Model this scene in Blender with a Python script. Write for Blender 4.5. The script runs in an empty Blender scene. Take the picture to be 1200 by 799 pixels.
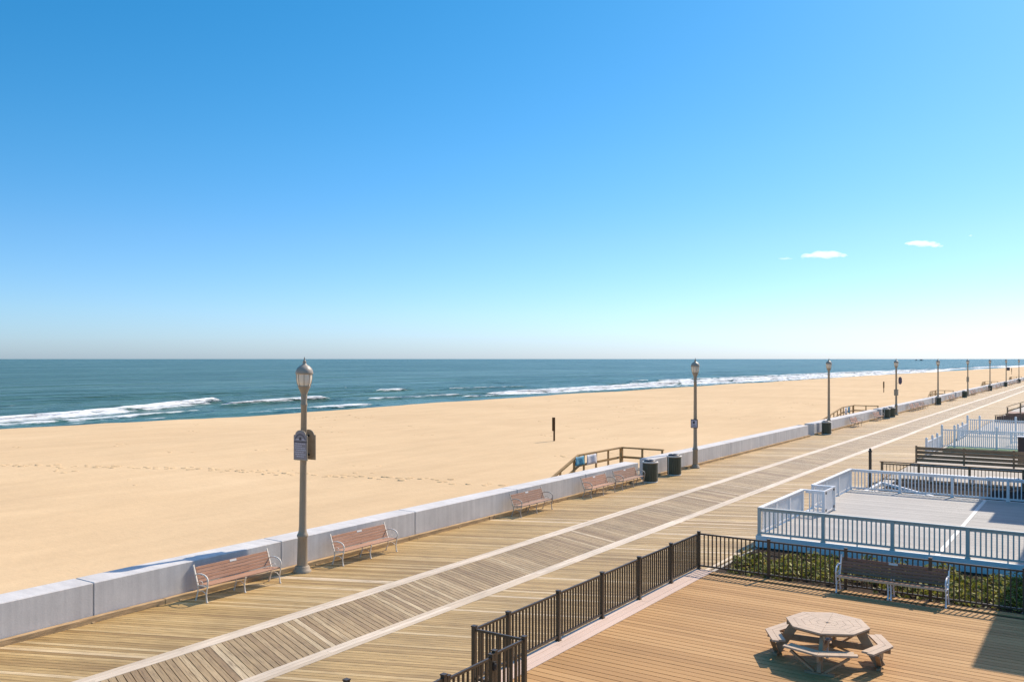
import bpy, math, random
import numpy as np
from mathutils import Vector, Matrix, noise as mnoise

random.seed(7)
rng = np.random.default_rng(11)
scene = bpy.context.scene
C = scene.collection
R = math.radians

# ------------------------------------------------------------------ mesh builder
class MB:
    def __init__(s):
        s.v = []; s.f = []; s.sm = []; s.mi = []; s.uv = []
    def _add(s, vs, fs, smooth=False, mi=0):
        b = len(s.v)
        s.v.extend([tuple(p) for p in vs])
        for f in fs:
            s.f.append(tuple(b + i for i in f)); s.sm.append(smooth); s.mi.append(mi)
        return s
    def box(s, x0, y0, z0, x1, y1, z1, mi=0):
        x0, x1 = min(x0, x1), max(x0, x1); y0, y1 = min(y0, y1), max(y0, y1); z0, z1 = min(z0, z1), max(z0, z1)
        vs = [(x0,y0,z0),(x1,y0,z0),(x1,y1,z0),(x0,y1,z0),(x0,y0,z1),(x1,y0,z1),(x1,y1,z1),(x0,y1,z1)]
        return s._add(vs, [(3,2,1,0),(4,5,6,7),(0,1,5,4),(1,2,6,5),(2,3,7,6),(3,0,4,7)], mi=mi)
    def bar(s, p, q, w, h, up=(0,0,1), mi=0):
        """rectangular bar from p to q, w across, h along 'up'"""
        p = Vector(p); q = Vector(q); d = (q - p).normalized(); up = Vector(up)
        side = d.cross(up)
        if side.length < 1e-4: side = d.cross(Vector((0,1,0)))
        side.normalize(); u = side.cross(d).normalized()
        a = side * (w / 2); b = u * (h / 2)
        vs = [p-a-b, p+a-b, p+a+b, p-a+b, q-a-b, q+a-b, q+a+b, q-a+b]
        return s._add(vs, [(0,1,2,3),(7,6,5,4),(4,5,1,0),(5,6,2,1),(6,7,3,2),(7,4,0,3)], mi=mi)
    def tube(s, pts, r, n=8, mi=0, sx=1.0):
        pts = [Vector(p) for p in pts]
        rs = r if isinstance(r, (list, tuple)) else [r] * len(pts)
        rings = []
        prev = None
        for i, p in enumerate(pts):
            d = (pts[min(i+1, len(pts)-1)] - pts[max(i-1, 0)]).normalized()
            ref = Vector((1,0,0)) if abs(d.x) < .9 else Vector((0,1,0))
            a = (ref - d * ref.dot(d)).normalized(); b = d.cross(a)
            rings.append([p + (a * math.cos(t) * sx + b * math.sin(t)) * rs[i] for t in [2*math.pi*k/n for k in range(n)]])
        vs = [q for ring in rings for q in ring]
        fs = []
        for i in range(len(rings)-1):
            for k in range(n):
                fs.append((i*n+k, i*n+(k+1) % n, (i+1)*n+(k+1) % n, (i+1)*n+k))
        s._add(vs, fs, True, mi)
        s._add(rings[0], [tuple(range(n-1, -1, -1))], False, mi)
        s._add(rings[-1], [tuple(range(n))], False, mi)
        return s
    def lathe(s, prof, n=16, c=(0,0), smooth=True, mi=0, rot=0.0, cap=True):
        vs = []; fs = []
        for r, z in prof:
            for k in range(n):
                t = 2*math.pi*k/n + rot
                vs.append((c[0] + r*math.cos(t), c[1] + r*math.sin(t), z))
        m = len(prof)
        for i in range(m-1):
            for k in range(n):
                fs.append((i*n+k, i*n+(k+1) % n, (i+1)*n+(k+1) % n, (i+1)*n+k))
        s._add(vs, fs, smooth, mi)
        if cap:
            s._add(vs[:n], [tuple(range(n-1, -1, -1))], False, mi)
            s._add(vs[-n:], [tuple(range(n))], False, mi)
        return s
    def prism(s, poly, z0, z1, mi=0):
        n = len(poly)
        vs = [(x, y, z0) for x, y in poly] + [(x, y, z1) for x, y in poly]
        fs = [tuple(range(n-1, -1, -1)), tuple(range(n, 2*n))]
        for k in range(n): fs.append((k, (k+1) % n, n+(k+1) % n, n+k))
        return s._add(vs, fs, mi=mi)
    def slab(s, poly, o, ax, ay, an, t, mi=0):
        """2-D polygon (u,v) placed at o along ax, ay and given thickness t along an"""
        o = Vector(o); ax = Vector(ax); ay = Vector(ay); an = Vector(an)
        n = len(poly)
        vs = [o + ax*u + ay*v for u, v in poly] + [o + ax*u + ay*v + an*t for u, v in poly]
        fs = [tuple(range(n-1, -1, -1)), tuple(range(n, 2*n))]
        for k in range(n): fs.append((k, (k+1) % n, n+(k+1) % n, n+k))
        return s._add(vs, fs, mi=mi)
    def build(s, name, mats, parent=None, loc=(0,0,0), bevel=0.0):
        me = bpy.data.meshes.new(name)
        me.from_pydata(s.v, [], s.f)
        if not isinstance(mats, (list, tuple)): mats = [mats]
        for m in mats: me.materials.append(m)
        me.polygons.foreach_set('use_smooth', s.sm)
        me.polygons.foreach_set('material_index', s.mi)
        if s.uv:
            l = me.uv_layers.new(name='UVMap')
            l.data.foreach_set('uv', [c for uv in s.uv for c in uv])
        me.update()
        o = bpy.data.objects.new(name, me); C.objects.link(o)
        o.location = loc
        if parent: o.parent = parent
        if bevel:
            b = o.modifiers.new('edge', 'BEVEL'); b.width = bevel; b.segments = 1; b.limit_method = 'ANGLE'; b.angle_limit = R(50)
        return o

def tag(o, label=None, cat=None, group=None, kind=None):
    if label: o['label'] = label
    if cat: o['category'] = cat
    if group: o['group'] = group
    if kind: o['kind'] = kind
    return o
def thing(name, label, cat, loc=(0,0,0), rz=0.0, group=None):
    o = bpy.data.objects.new(name, None); C.objects.link(o)
    o.empty_display_size = .2
    o.location = loc; o.rotation_euler = (0, 0, rz)
    return tag(o, label, cat, group)
def copy_tree(o, parent=None):
    c = o.copy(); C.objects.link(c)
    if parent: c.parent = parent
    for ch in list(o.children): copy_tree(ch, c)
    return c
def dup(o, loc, rz, label):
    c = copy_tree(o); c.location = loc; c.rotation_euler = (0, 0, rz); c['label'] = label
    return c

# ------------------------------------------------------------------ materials
def newmat(name):
    m = bpy.data.materials.new(name); m.use_nodes = True
    nt = m.node_tree; b = nt.nodes['Principled BSDF']
    return m, nt, b
def N(nt, t, **kw):
    n = nt.nodes.new(t)
    for k, v in kw.items():
        if k.startswith('i_'):
            key = k[2:]; key = int(key) if key.isdigit() else key.replace('_', ' ')
            n.inputs[key].default_value = v
        else: setattr(n, k, v)
    return n
def ramp(nt, stops, interp='LINEAR'):
    n = nt.nodes.new('ShaderNodeValToRGB'); cr = n.color_ramp; cr.interpolation = interp
    while len(cr.elements) < len(stops): cr.elements.new(0.5)
    for e, (p, c) in zip(cr.elements, stops):
        e.position = p; e.color = (c[0], c[1], c[2], 1) if not isinstance(c, float) else (c, c, c, 1)
    return n
def L(nt, a, b): nt.links.new(a, b)
def mixc(nt, fac, a, b, mode='MIX'):
    n = nt.nodes.new('ShaderNodeMix'); n.data_type = 'RGBA'; n.blend_type = mode
    for sock, val in ((n.inputs[0], fac), (n.inputs[6], a), (n.inputs[7], b)):
        if hasattr(val, 'is_output'): nt.links.new(val, sock)
        elif isinstance(val, (int, float)): sock.default_value = val
        else: sock.default_value = (val[0], val[1], val[2], 1)
    return n.outputs[2]

def plain(name, col, rough=.6, var=.18, scale=6.0, bump=.15, metallic=0.0, stretch=(1,1,1), spec=.5, dirt=None):
    m, nt, b = newmat(name)
    tc = N(nt, 'ShaderNodeTexCoord'); mp = N(nt, 'ShaderNodeMapping')
    mp.inputs['Scale'].default_value = stretch
    L(nt, tc.outputs['Object'], mp.inputs[0])
    n1 = N(nt, 'ShaderNodeTexNoise', i_Scale=scale, i_Detail=6.0, i_Roughness=.62)
    L(nt, mp.outputs[0], n1.inputs['Vector'])
    lo = [max(0, c*(1-var)) for c in col]; hi = [min(1, c*(1+var)) for c in col]
    r = ramp(nt, [(.3, lo), (.7, hi)])
    L(nt, n1.outputs['Fac'], r.inputs[0])
    out = r.outputs[0]
    if dirt:
        n2 = N(nt, 'ShaderNodeTexNoise', i_Scale=scale*.35, i_Detail=8.0, i_Roughness=.7)
        L(nt, mp.outputs[0], n2.inputs['Vector'])
        r2 = ramp(nt, [(.5, 0.0), (.72, 1.0)]); L(nt, n2.outputs['Fac'], r2.inputs[0])
        ml = N(nt, 'ShaderNodeMath', operation='MULTIPLY'); ml.inputs[1].default_value = dirt[3]
        L(nt, r2.outputs[0], ml.inputs[0])
        out = mixc(nt, ml.outputs[0], out, dirt[:3])
    L(nt, out, b.inputs['Base Color'])
    b.inputs['Roughness'].default_value = rough; b.inputs['Metallic'].default_value = metallic
    b.inputs['Specular IOR Level'].default_value = spec if rough < .78 else .12
    if bump:
        n3 = N(nt, 'ShaderNodeTexNoise', i_Scale=scale*6, i_Detail=4.0)
        L(nt, mp.outputs[0], n3.inputs['Vector'])
        bp = N(nt, 'ShaderNodeBump', i_Strength=bump, i_Distance=.01)
        L(nt, n3.outputs['Fac'], bp.inputs['Height']); L(nt, bp.outputs[0], b.inputs['Normal'])
    return m

def boards(name, stops, rough=.75, grain=.55, island=True, patch=.35, patchcol=(.2,.15,.1), spec=.3, broad=.12):
    """weathered planks: a tone per plank, grain along the plank (UV: u along, v across, metres)"""
    m, nt, b = newmat(name)
    uv = N(nt, 'ShaderNodeUVMap')
    geo = N(nt, 'ShaderNodeNewGeometry')
    r = ramp(nt, stops); L(nt, geo.outputs['Random Per Island'], r.inputs[0])
    off = N(nt, 'ShaderNodeVectorMath', operation='MULTIPLY_ADD')
    cmb = N(nt, 'ShaderNodeCombineXYZ')
    ml = N(nt, 'ShaderNodeMath', operation='MULTIPLY'); ml.inputs[1].default_value = 97.0
    L(nt, geo.outputs['Random Per Island'], ml.inputs[0])
    L(nt, ml.outputs[0], cmb.inputs[0]); L(nt, ml.outputs[0], cmb.inputs[1])
    L(nt, uv.outputs[0], off.inputs[0]); off.inputs[1].default_value = (1, 1, 1); L(nt, cmb.outputs[0], off.inputs[2])
    mp = N(nt, 'ShaderNodeMapping'); mp.inputs['Scale'].default_value = (1.6, 42, 1)
    L(nt, off.outputs[0], mp.inputs[0])
    n1 = N(nt, 'ShaderNodeTexNoise', i_Scale=1.0, i_Detail=5.0, i_Roughness=.6, i_Distortion=.6)
    L(nt, mp.outputs[0], n1.inputs['Vector'])
    r1 = ramp(nt, [(.30, (.38, .33, .28)), (.48, (.95, .95, .95)), (.72, (1.3, 1.3, 1.3))])
    L(nt, n1.outputs['Fac'], r1.inputs[0])
    c = mixc(nt, grain, r.outputs[0], r1.outputs[0], 'MULTIPLY')
    # worn / stained patches along the plank
    mp2 = N(nt, 'ShaderNodeMapping'); mp2.inputs['Scale'].default_value = (.9, 5, 1)
    L(nt, off.outputs[0], mp2.inputs[0])
    n2 = N(nt, 'ShaderNodeTexNoise', i_Scale=1.6, i_Detail=6.0, i_Roughness=.65)
    L(nt, mp2.outputs[0], n2.inputs['Vector'])
    r2 = ramp(nt, [(.52, 0.0), (.72, 1.0)]); L(nt, n2.outputs['Fac'], r2.inputs[0])
    m2 = N(nt, 'ShaderNodeMath', operation='MULTIPLY'); m2.inputs[1].default_value = patch
    L(nt, r2.outputs[0], m2.inputs[0])
    c = mixc(nt, m2.outputs[0], c, patchcol)
    tc = N(nt, 'ShaderNodeTexCoord')
    ns = N(nt, 'ShaderNodeTexNoise', i_Scale=2.6, i_Detail=6.0, i_Roughness=.75); L(nt, tc.outputs['Object'], ns.inputs['Vector'])
    rs = ramp(nt, [(.60, 0.0), (.72, 1.0)]); L(nt, ns.outputs['Fac'], rs.inputs[0])
    ms = N(nt, 'ShaderNodeMath', operation='MULTIPLY'); ms.inputs[1].default_value = patch*.9; L(nt, rs.outputs[0], ms.inputs[0])
    c = mixc(nt, ms.outputs[0], c, patchcol)
    # broad foot-traffic variation over many planks
    n4 = N(nt, 'ShaderNodeTexNoise', i_Scale=.45, i_Detail=3.0)
    L(nt, tc.outputs['Object'], n4.inputs['Vector'])
    r4 = ramp(nt, [(.3, (1-broad,)*3), (.7, (1+broad,)*3)]); L(nt, n4.outputs['Fac'], r4.inputs[0])
    c = mixc(nt, 1.0, c, r4.outputs[0], 'MULTIPLY')
    L(nt, c, b.inputs['Base Color'])
    b.inputs['Roughness'].default_value = rough; b.inputs['Specular IOR Level'].default_value = spec
    bp = N(nt, 'ShaderNodeBump', i_Strength=.35, i_Distance=.004)
    L(nt, n1.outputs['Fac'], bp.inputs['Height']); L(nt, bp.outputs[0], b.inputs['Normal'])
    return m

M = {}
M['walk_gold'] = boards('walk_gold', [(0,(.285,.175,.062)),(.35,(.375,.245,.092)),(.75,(.44,.295,.118)),(.94,(.53,.385,.19)),(1,(.65,.51,.34))], patchcol=(.20,.12,.048), spec=.5, rough=.6, grain=.85, patch=.42)
M['walk_grey'] = boards('walk_grey', [(0,(.265,.172,.082)),(.4,(.34,.235,.115)),(.8,(.395,.28,.145)),(.95,(.47,.355,.20)),(1,(.58,.46,.30))], patchcol=(.165,.105,.052), patch=.55, spec=.5, rough=.6, grain=.9)
M['walk_pale'] = boards('walk_pale', [(0,(.53,.42,.29)),(.5,(.61,.495,.36)),(1,(.66,.545,.41))], grain=.45, patch=.3, patchcol=(.42,.31,.20), spec=.6, rough=.58)
M['deck_tan'] = boards('deck_tan', [(0,(.36,.200,.078)),(.5,(.415,.235,.092)),(1,(.46,.27,.112))], grain=.2, patch=.12, patchcol=(.33,.18,.075), broad=.05)
M['deck_pink'] = boards('deck_pink', [(0,(.54,.41,.34)),(1,(.60,.46,.38))], grain=.15, patch=.1, patchcol=(.42,.31,.25), broad=.05)
M['deck_grey'] = boards('deck_grey', [(0,(.36,.345,.325)),(1,(.42,.405,.38))], grain=.12, patch=.15, patchcol=(.31,.29,.27), broad=.06)
M['dark_gap'] = plain('dark_gap', (.03,.022,.015), .9, .2, 3, 0)
M['kerb_wood'] = plain('kerb_wood', (.42,.29,.16), .8, .35, 3, .4, stretch=(3,.7,6), dirt=(.14,.09,.05,.55))

def concrete(name, col, sidecol):
    m, nt, b = newmat(name)
    tc = N(nt, 'ShaderNodeTexCoord')
    n1 = N(nt, 'ShaderNodeTexNoise', i_Scale=.8, i_Detail=8.0, i_Roughness=.65); L(nt, tc.outputs['Object'], n1.inputs['Vector'])
    r1 = ramp(nt, [(.3, [c*.86 for c in col]), (.7, [c*1.08 for c in col])]); L(nt, n1.outputs['Fac'], r1.inputs[0])
    # form-work streaks running down the faces
    mp = N(nt, 'ShaderNodeMapping'); mp.inputs['Scale'].default_value = (1, 5.5, .12); L(nt, tc.outputs['Object'], mp.inputs[0])
    n2 = N(nt, 'ShaderNodeTexNoise', i_Scale=1.0, i_Detail=5.0, i_Roughness=.6); L(nt, mp.outputs[0], n2.inputs['Vector'])
    r2 = ramp(nt, [(.35, (.84,.84,.85)), (.65, (1.05,1.05,1.05))]); L(nt, n2.outputs['Fac'], r2.inputs[0])
    c = mixc(nt, .7, r1.outputs[0], r2.outputs[0], 'MULTIPLY')
    n3 = N(nt, 'ShaderNodeTexNoise', i_Scale=28.0, i_Detail=5.0, i_Roughness=.7); L(nt, tc.outputs['Object'], n3.inputs['Vector'])
    r3 = ramp(nt, [(.3, (.88,.88,.88)), (.7, (1.06,1.06,1.06))]); L(nt, n3.outputs['Fac'], r3.inputs[0])
    c = mixc(nt, .6, c, r3.outputs[0], 'MULTIPLY')
    mp4 = N(nt, 'ShaderNodeMapping'); mp4.inputs['Scale'].default_value = (.6, 1.3, .35); L(nt, tc.outputs['Object'], mp4.inputs[0])
    n4 = N(nt, 'ShaderNodeTexNoise', i_Scale=1.0, i_Detail=7.0, i_Roughness=.7, i_Distortion=.4); L(nt, mp4.outputs[0], n4.inputs['Vector'])
    r4 = ramp(nt, [(.5, 0.0), (.75, .32)]); L(nt, n4.outputs['Fac'], r4.inputs[0])
    c = mixc(nt, r4.outputs[0], c, [q*.62 for q in col])
    L(nt, c, b.inputs['Base Color']); b.inputs['Roughness'].default_value = .85; b.inputs['Specular IOR Level'].default_value = .3
    bp = N(nt, 'ShaderNodeBump', i_Strength=.25, i_Distance=.01); L(nt, n3.outputs['Fac'], bp.inputs['Height']); L(nt, bp.outputs[0], b.inputs['Normal'])
    return m
M['concrete'] = concrete('concrete', (.60,.575,.55), None)
M['paving'] = concrete('paving', (.46,.42,.36), None)

def sand_mat():
    m, nt, b = newmat('sand')
    tc = N(nt, 'ShaderNodeTexCoord')
    n1 = N(nt, 'ShaderNodeTexNoise', i_Scale=.05, i_Detail=7.0, i_Roughness=.6); L(nt, tc.outputs['Object'], n1.inputs['Vector'])
    r1 = ramp(nt, [(.3, (.575,.41,.238)), (.55, (.62,.447,.262)), (.75, (.655,.48,.288))]); L(nt, n1.outputs['Fac'], r1.inputs[0])
    mp = N(nt, 'ShaderNodeMapping'); mp.inputs['Scale'].default_value = (1.2, .25, 1); L(nt, tc.outputs['Object'], mp.inputs[0])
    n2 = N(nt, 'ShaderNodeTexNoise', i_Scale=.5, i_Detail=8.0, i_Roughness=.65); L(nt, mp.outputs[0], n2.inputs['Vector'])
    r2 = ramp(nt, [(.35, (.93,.92,.91)), (.65, (1.04,1.04,1.04))]); L(nt, n2.outputs['Fac'], r2.inputs[0])
    c = mixc(nt, .8, r1.outputs[0], r2.outputs[0], 'MULTIPLY')
    n5 = N(nt, 'ShaderNodeTexNoise', i_Scale=90.0, i_Detail=2.0); L(nt, tc.outputs['Object'], n5.inputs['Vector'])
    r5 = ramp(nt, [(.3, (.9,.9,.9)), (.7, (1.06,1.06,1.06))]); L(nt, n5.outputs['Fac'], r5.inputs[0])
    c = mixc(nt, .6, c, r5.outputs[0], 'MULTIPLY')
    L(nt, c, b.inputs['Base Color']); b.inputs['Roughness'].default_value = .95; b.inputs['Specular IOR Level'].default_value = .1
    n3 = N(nt, 'ShaderNodeTexNoise', i_Scale=1.6, i_Detail=8.0, i_Roughness=.62); L(nt, tc.outputs['Object'], n3.inputs['Vector'])
    bp = N(nt, 'ShaderNodeBump', i_Strength=.35, i_Distance=.10); L(nt, n3.outputs['Fac'], bp.inputs['Height']); L(nt, bp.outputs[0], b.inputs['Normal'])
    return m
M['sand'] = sand_mat()

def sea_mat():
    m, nt, b = newmat('sea_water')
    tc = N(nt, 'ShaderNodeTexCoord')
    at = N(nt, 'ShaderNodeAttribute', attribute_name='foam')
    sh = N(nt, 'ShaderNodeAttribute', attribute_name='shallow')
    # water body colour: patches of greener and bluer water, sandy-green in the shallows
    mpa = N(nt, 'ShaderNodeMapping'); mpa.inputs['Scale'].default_value = (.012, .003, 1); L(nt, tc.outputs['Object'], mpa.inputs[0])
    n0 = N(nt, 'ShaderNodeTexNoise', i_Scale=1.0, i_Detail=9.0, i_Roughness=.68); L(nt, mpa.outputs[0], n0.inputs['Vector'])
    r0 = ramp(nt, [(.36, (.026,.070,.058)), (.5, (.042,.100,.084)), (.64, (.075,.145,.135))]); L(nt, n0.outputs['Fac'], r0.inputs[0])
    mpb = N(nt, 'ShaderNodeMapping'); mpb.inputs['Scale'].default_value = (.11, .02, 1); L(nt, tc.outputs['Object'], mpb.inputs[0])
    n01 = N(nt, 'ShaderNodeTexNoise', i_Scale=1.0, i_Detail=6.0, i_Roughness=.7); L(nt, mpb.outputs[0], n01.inputs['Vector'])
    r01 = ramp(nt, [(.33, (.62,.66,.70)), (.5, (1,1,1)), (.68, (1.5,1.45,1.45))]); L(nt, n01.outputs['Fac'], r01.inputs[0])
    c0 = mixc(nt, .9, r0.outputs[0], r01.outputs[0], 'MULTIPLY')
    mpc = N(nt, 'ShaderNodeMapping'); mpc.inputs['Scale'].default_value = (.38, .05, 1); L(nt, tc.outputs['Object'], mpc.inputs[0])
    n02 = N(nt, 'ShaderNodeTexNoise', i_Scale=1.0, i_Detail=5.0, i_Roughness=.7); L(nt, mpc.outputs[0], n02.inputs['Vector'])
    r02 = ramp(nt, [(.35, (.68,.72,.74)), (.5, (1,1,1)), (.66, (1.45,1.4,1.4))]); L(nt, n02.outputs['Fac'], r02.inputs[0])
    c0 = mixc(nt, .9, c0, r02.outputs[0], 'MULTIPLY')
    col = mixc(nt, sh.outputs['Fac'], c0, (.060,.150,.150))
    # foam: attribute broken up by noise
    mp = N(nt, 'ShaderNodeMapping'); mp.inputs['Scale'].default_value = (.9, .30, 1); L(nt, tc.outputs['Object'], mp.inputs[0])
    n1 = N(nt, 'ShaderNodeTexNoise', i_Scale=1.0, i_Detail=9.0, i_Roughness=.72, i_Distortion=.8); L(nt, mp.outputs[0], n1.inputs['Vector'])
    ad = N(nt, 'ShaderNodeMath', operation='ADD'); L(nt, at.outputs['Fac'], ad.inputs[0]); L(nt, n1.outputs['Fac'], ad.inputs[1])
    rf = ramp(nt, [(.0, 0.0), (.53, 0.0), (.60, .6), (.74, 1.0)]);
    sc = N(nt, 'ShaderNodeMath', operation='MULTIPLY'); sc.inputs[1].default_value = .55
    L(nt, ad.outputs[0], sc.inputs[0]); L(nt, sc.outputs[0], rf.inputs[0])
    foam = rf.outputs[0]
    c = mixc(nt, foam, col, (.80,.82,.83))
    L(nt, c, b.inputs['Base Color'])
    rr = N(nt, 'ShaderNodeMapRange'); rr.inputs[3].default_value = .22; rr.inputs[4].default_value = .8
    L(nt, foam, rr.inputs[0]); L(nt, rr.outputs[0], b.inputs['Roughness'])
    b.inputs['IOR'].default_value = 1.33
    sp = N(nt, 'ShaderNodeMapRange'); sp.inputs[3].default_value = .02; sp.inputs[4].default_value = .2
    L(nt, foam, sp.inputs[0]); L(nt, sp.outputs[0], b.inputs['Specular IOR Level'])
    # chop: waves travelling ashore, several sizes
    def wv(sx, sy, det, rough):
        p = N(nt, 'ShaderNodeMapping'); p.inputs['Scale'].default_value = (sx, sy, 1); L(nt, tc.outputs['Object'], p.inputs[0])
        n = N(nt, 'ShaderNodeTexNoise', i_Scale=1.0, i_Detail=det, i_Roughness=rough); L(nt, p.outputs[0], n.inputs['Vector'])
        return n.outputs['Fac']
    b1 = N(nt, 'ShaderNodeBump', i_Strength=1.0, i_Distance=2.4); L(nt, wv(.09, .035, 4.0, .6), b1.inputs['Height'])
    b0 = N(nt, 'ShaderNodeBump', i_Strength=1.0, i_Distance=9.0); L(nt, wv(.022, .008, 3.0, .55), b0.inputs['Height']); L(nt, b0.outputs[0], b1.inputs['Normal'])
    b2 = N(nt, 'ShaderNodeBump', i_Strength=.9, i_Distance=.55); L(nt, wv(.5, .22, 5.0, .65), b2.inputs['Height']); L(nt, b1.outputs[0], b2.inputs['Normal'])
    L(nt, b2.outputs[0], b.inputs['Normal'])
    return m
M['sea'] = sea_mat()

M['lamp_metal'] = plain('lamp_metal', (.34,.27,.19), .5, .12, 5, .08, spec=.4, stretch=(1,1,.3))
M['lamp_glass'] = plain('lamp_glass', (.78,.68,.54), .25, .06, 9, 0)
M['lamp_cap'] = plain('lamp_cap', (.33,.28,.22), .45, .1, 6, .05)
M['sign_face'] = plain('sign_face', (.25,.225,.24), .5, .1, 8, 0)
M['sign_dark'] = plain('sign_dark', (.055,.05,.07), .5, .15, 8, 0)
M['sign_light'] = plain('sign_light', (.50,.47,.53), .5, .06, 8, 0)
M['sign_back'] = plain('sign_back', (.36,.29,.2), .55, .2, 5, .1)
M['slat_pink'] = plain('slat_pink', (.345,.17,.095), .6, .28, 5, .2, stretch=(.35,4,4), dirt=(.46,.30,.23,.4))
M['slat_brown'] = plain('slat_brown', (.27,.145,.09), .6, .25, 5, .2, stretch=(.35,4,4), dirt=(.42,.28,.2,.4))
M['slat_dark'] = plain('slat_dark', (.25,.105,.055), .55, .3, 5, .2, stretch=(.35,4,4), dirt=(.28,.15,.09,.5))
M['slat_edge'] = plain('slat_edge', (.52,.40,.27), .6, .2, 5, .2, stretch=(.35,4,4))
M['cast_cream'] = plain('cast_cream', (.80,.72,.61), .5, .1, 12, .1, dirt=(.40,.30,.2,.4))
M['cast_grey'] = plain('cast_grey', (.50,.43,.35), .5, .15, 12, .1, dirt=(.25,.17,.1,.4))
M['cast_white'] = plain('cast_white', (.72,.71,.72), .5, .08, 12, .1, dirt=(.5,.45,.4,.3))
M['plaque'] = plain('plaque', (.62,.60,.56), .35, .05, 10, 0)
M['can_green'] = plain('can_green', (.085,.088,.055), .6, .3, 6, .2, stretch=(6,6,.5))
M['can_frame'] = plain('can_frame', (.60,.56,.50), .5, .1, 8, .1)
M['can_lid'] = plain('can_lid', (.018,.018,.022), .45, .2, 8, .1)
M['rail_wood'] = plain('rail_wood', (.36,.215,.08), .75, .3, 3, .3, stretch=(1,1,1), dirt=(.16,.1,.05,.5))
M['rail_tread'] = plain('rail_tread', (.40,.30,.19), .8, .3, 3, .3)
M['banner_blue'] = plain('banner_blue', (.05,.25,.38), .7, .35, 4, .1, dirt=(.35,.42,.42,.6))
M['banner_white'] = plain('banner_white', (.55,.54,.57), .7, .2, 4, .1, dirt=(.25,.33,.45,.8))
M['post_wood'] = plain('post_wood', (.10,.058,.03), .85, .4, 3, .4, stretch=(4,4,.6))
M['bronze'] = plain('bronze', (.060,.042,.026), .42, .15, 10, .04, spec=.5)
M['vinyl'] = plain('vinyl', (.74,.75,.77), .45, .04, 3, .03, dirt=(.6,.6,.6,.3))
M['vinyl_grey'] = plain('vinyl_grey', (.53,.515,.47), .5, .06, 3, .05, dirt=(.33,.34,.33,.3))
M['fascia'] = plain('fascia', (.80,.80,.79), .6, .05, 2, .05)
M['black'] = plain('black', (.02,.02,.022), .5, .2, 10, .05)
M['table_top'] = plain('table_top', (.46,.34,.235), .6, .12, 5, .12, dirt=(.36,.26,.19,.5))
M['table_leg'] = plain('table_leg', (.34,.23,.135), .65, .2, 4, .2, dirt=(.22,.14,.08,.4))
M['galv'] = plain('galv', (.45,.46,.48), .4, .1, 10, .05, metallic=.6)
M['brown_stain'] = plain('brown_stain', (.27,.175,.10), .75, .35, 2.5, .3, stretch=(.4,2,4), dirt=(.24,.17,.11,.5))
M['red_stain'] = plain('red_stain', (.22,.115,.08), .75, .25, 2.5, .3, dirt=(.3,.2,.15,.4))
M['dark_panel'] = plain('dark_panel', (.055,.042,.04), .6, .2, 3, .1)
M['soil'] = plain('soil', (.04,.028,.02), .95, .5, 5, .8)
M['turf'] = plain('turf', (.15,.22,.13), .95, .3, 8, .5)
M['stucco'] = plain('stucco', (.55,.52,.46), .85, .08, 2, .2)
M['glass'] = plain('window_glass', (.05,.06,.07), .08, .05, 2, 0)
M['hull'] = plain('hull', (.05,.07,.10), .5, .2, .3, 0)
M['boat_white'] = plain('boat_white', (.6,.6,.6), .5, .1, .3, 0)
def leaf_mat():
    m, nt, b = newmat('leaf')
    geo = N(nt, 'ShaderNodeNewGeometry')
    r = ramp(nt, [(0,(.045,.06,.008)),(.3,(.13,.145,.018)),(.68,(.28,.265,.04)),(.94,(.42,.39,.09)),(1,(.28,.16,.05))])
    L(nt, geo.outputs['Random Per Island'], r.inputs[0]); L(nt, r.outputs[0], b.inputs['Base Color'])
    b.inputs['Roughness'].default_value = .65
    tr = N(nt, 'ShaderNodeBsdfTranslucent'); L(nt, r.outputs[0], tr.inputs[0])
    mx = N(nt, 'ShaderNodeMixShader'); mx.inputs[0].default_value = .3
    L(nt, b.outputs[0], mx.inputs[1]); L(nt, tr.outputs[0], mx.inputs[2])
    L(nt, mx.outputs[0], nt.nodes['Material Output'].inputs[0])
    return m
M['leaf'] = leaf_mat()
def cloud_mat(dens):
    m = bpy.data.materials.new('cloud_vapour'); m.use_nodes = True; nt = m.node_tree
    nt.nodes.remove(nt.nodes['Principled BSDF'])
    v = N(nt, 'ShaderNodeVolumePrincipled'); v.inputs['Density'].default_value = dens
    v.inputs['Color'].default_value = (1,1,1,1); v.inputs['Anisotropy'].default_value = .55
    L(nt, v.outputs[0], nt.nodes['Material Output'].inputs['Volume'])
    return m

# ------------------------------------------------------------------ the beach
def interp(x, xs, ys): return np.interp(x, xs, ys)
CREST_Y = [-400, 0, 47, 77, 139, 175, 231, 300, 387, 627, 921, 1500, 60000]
CREST_X = [-104, -99, -95.5, -91.5, -93, -94, -91.5, -89.5, -88.5, -78, -67, -60, -60]
def crest(y): return np.interp(y, CREST_Y, CREST_X)
def smooth_noise(x, y, seed=0.0):
    return np.array([mnoise.fractal((a, b, seed), 1.0, 2.0, 4) for a, b in zip(x.ravel(), y.ravel())]).reshape(x.shape)

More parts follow.
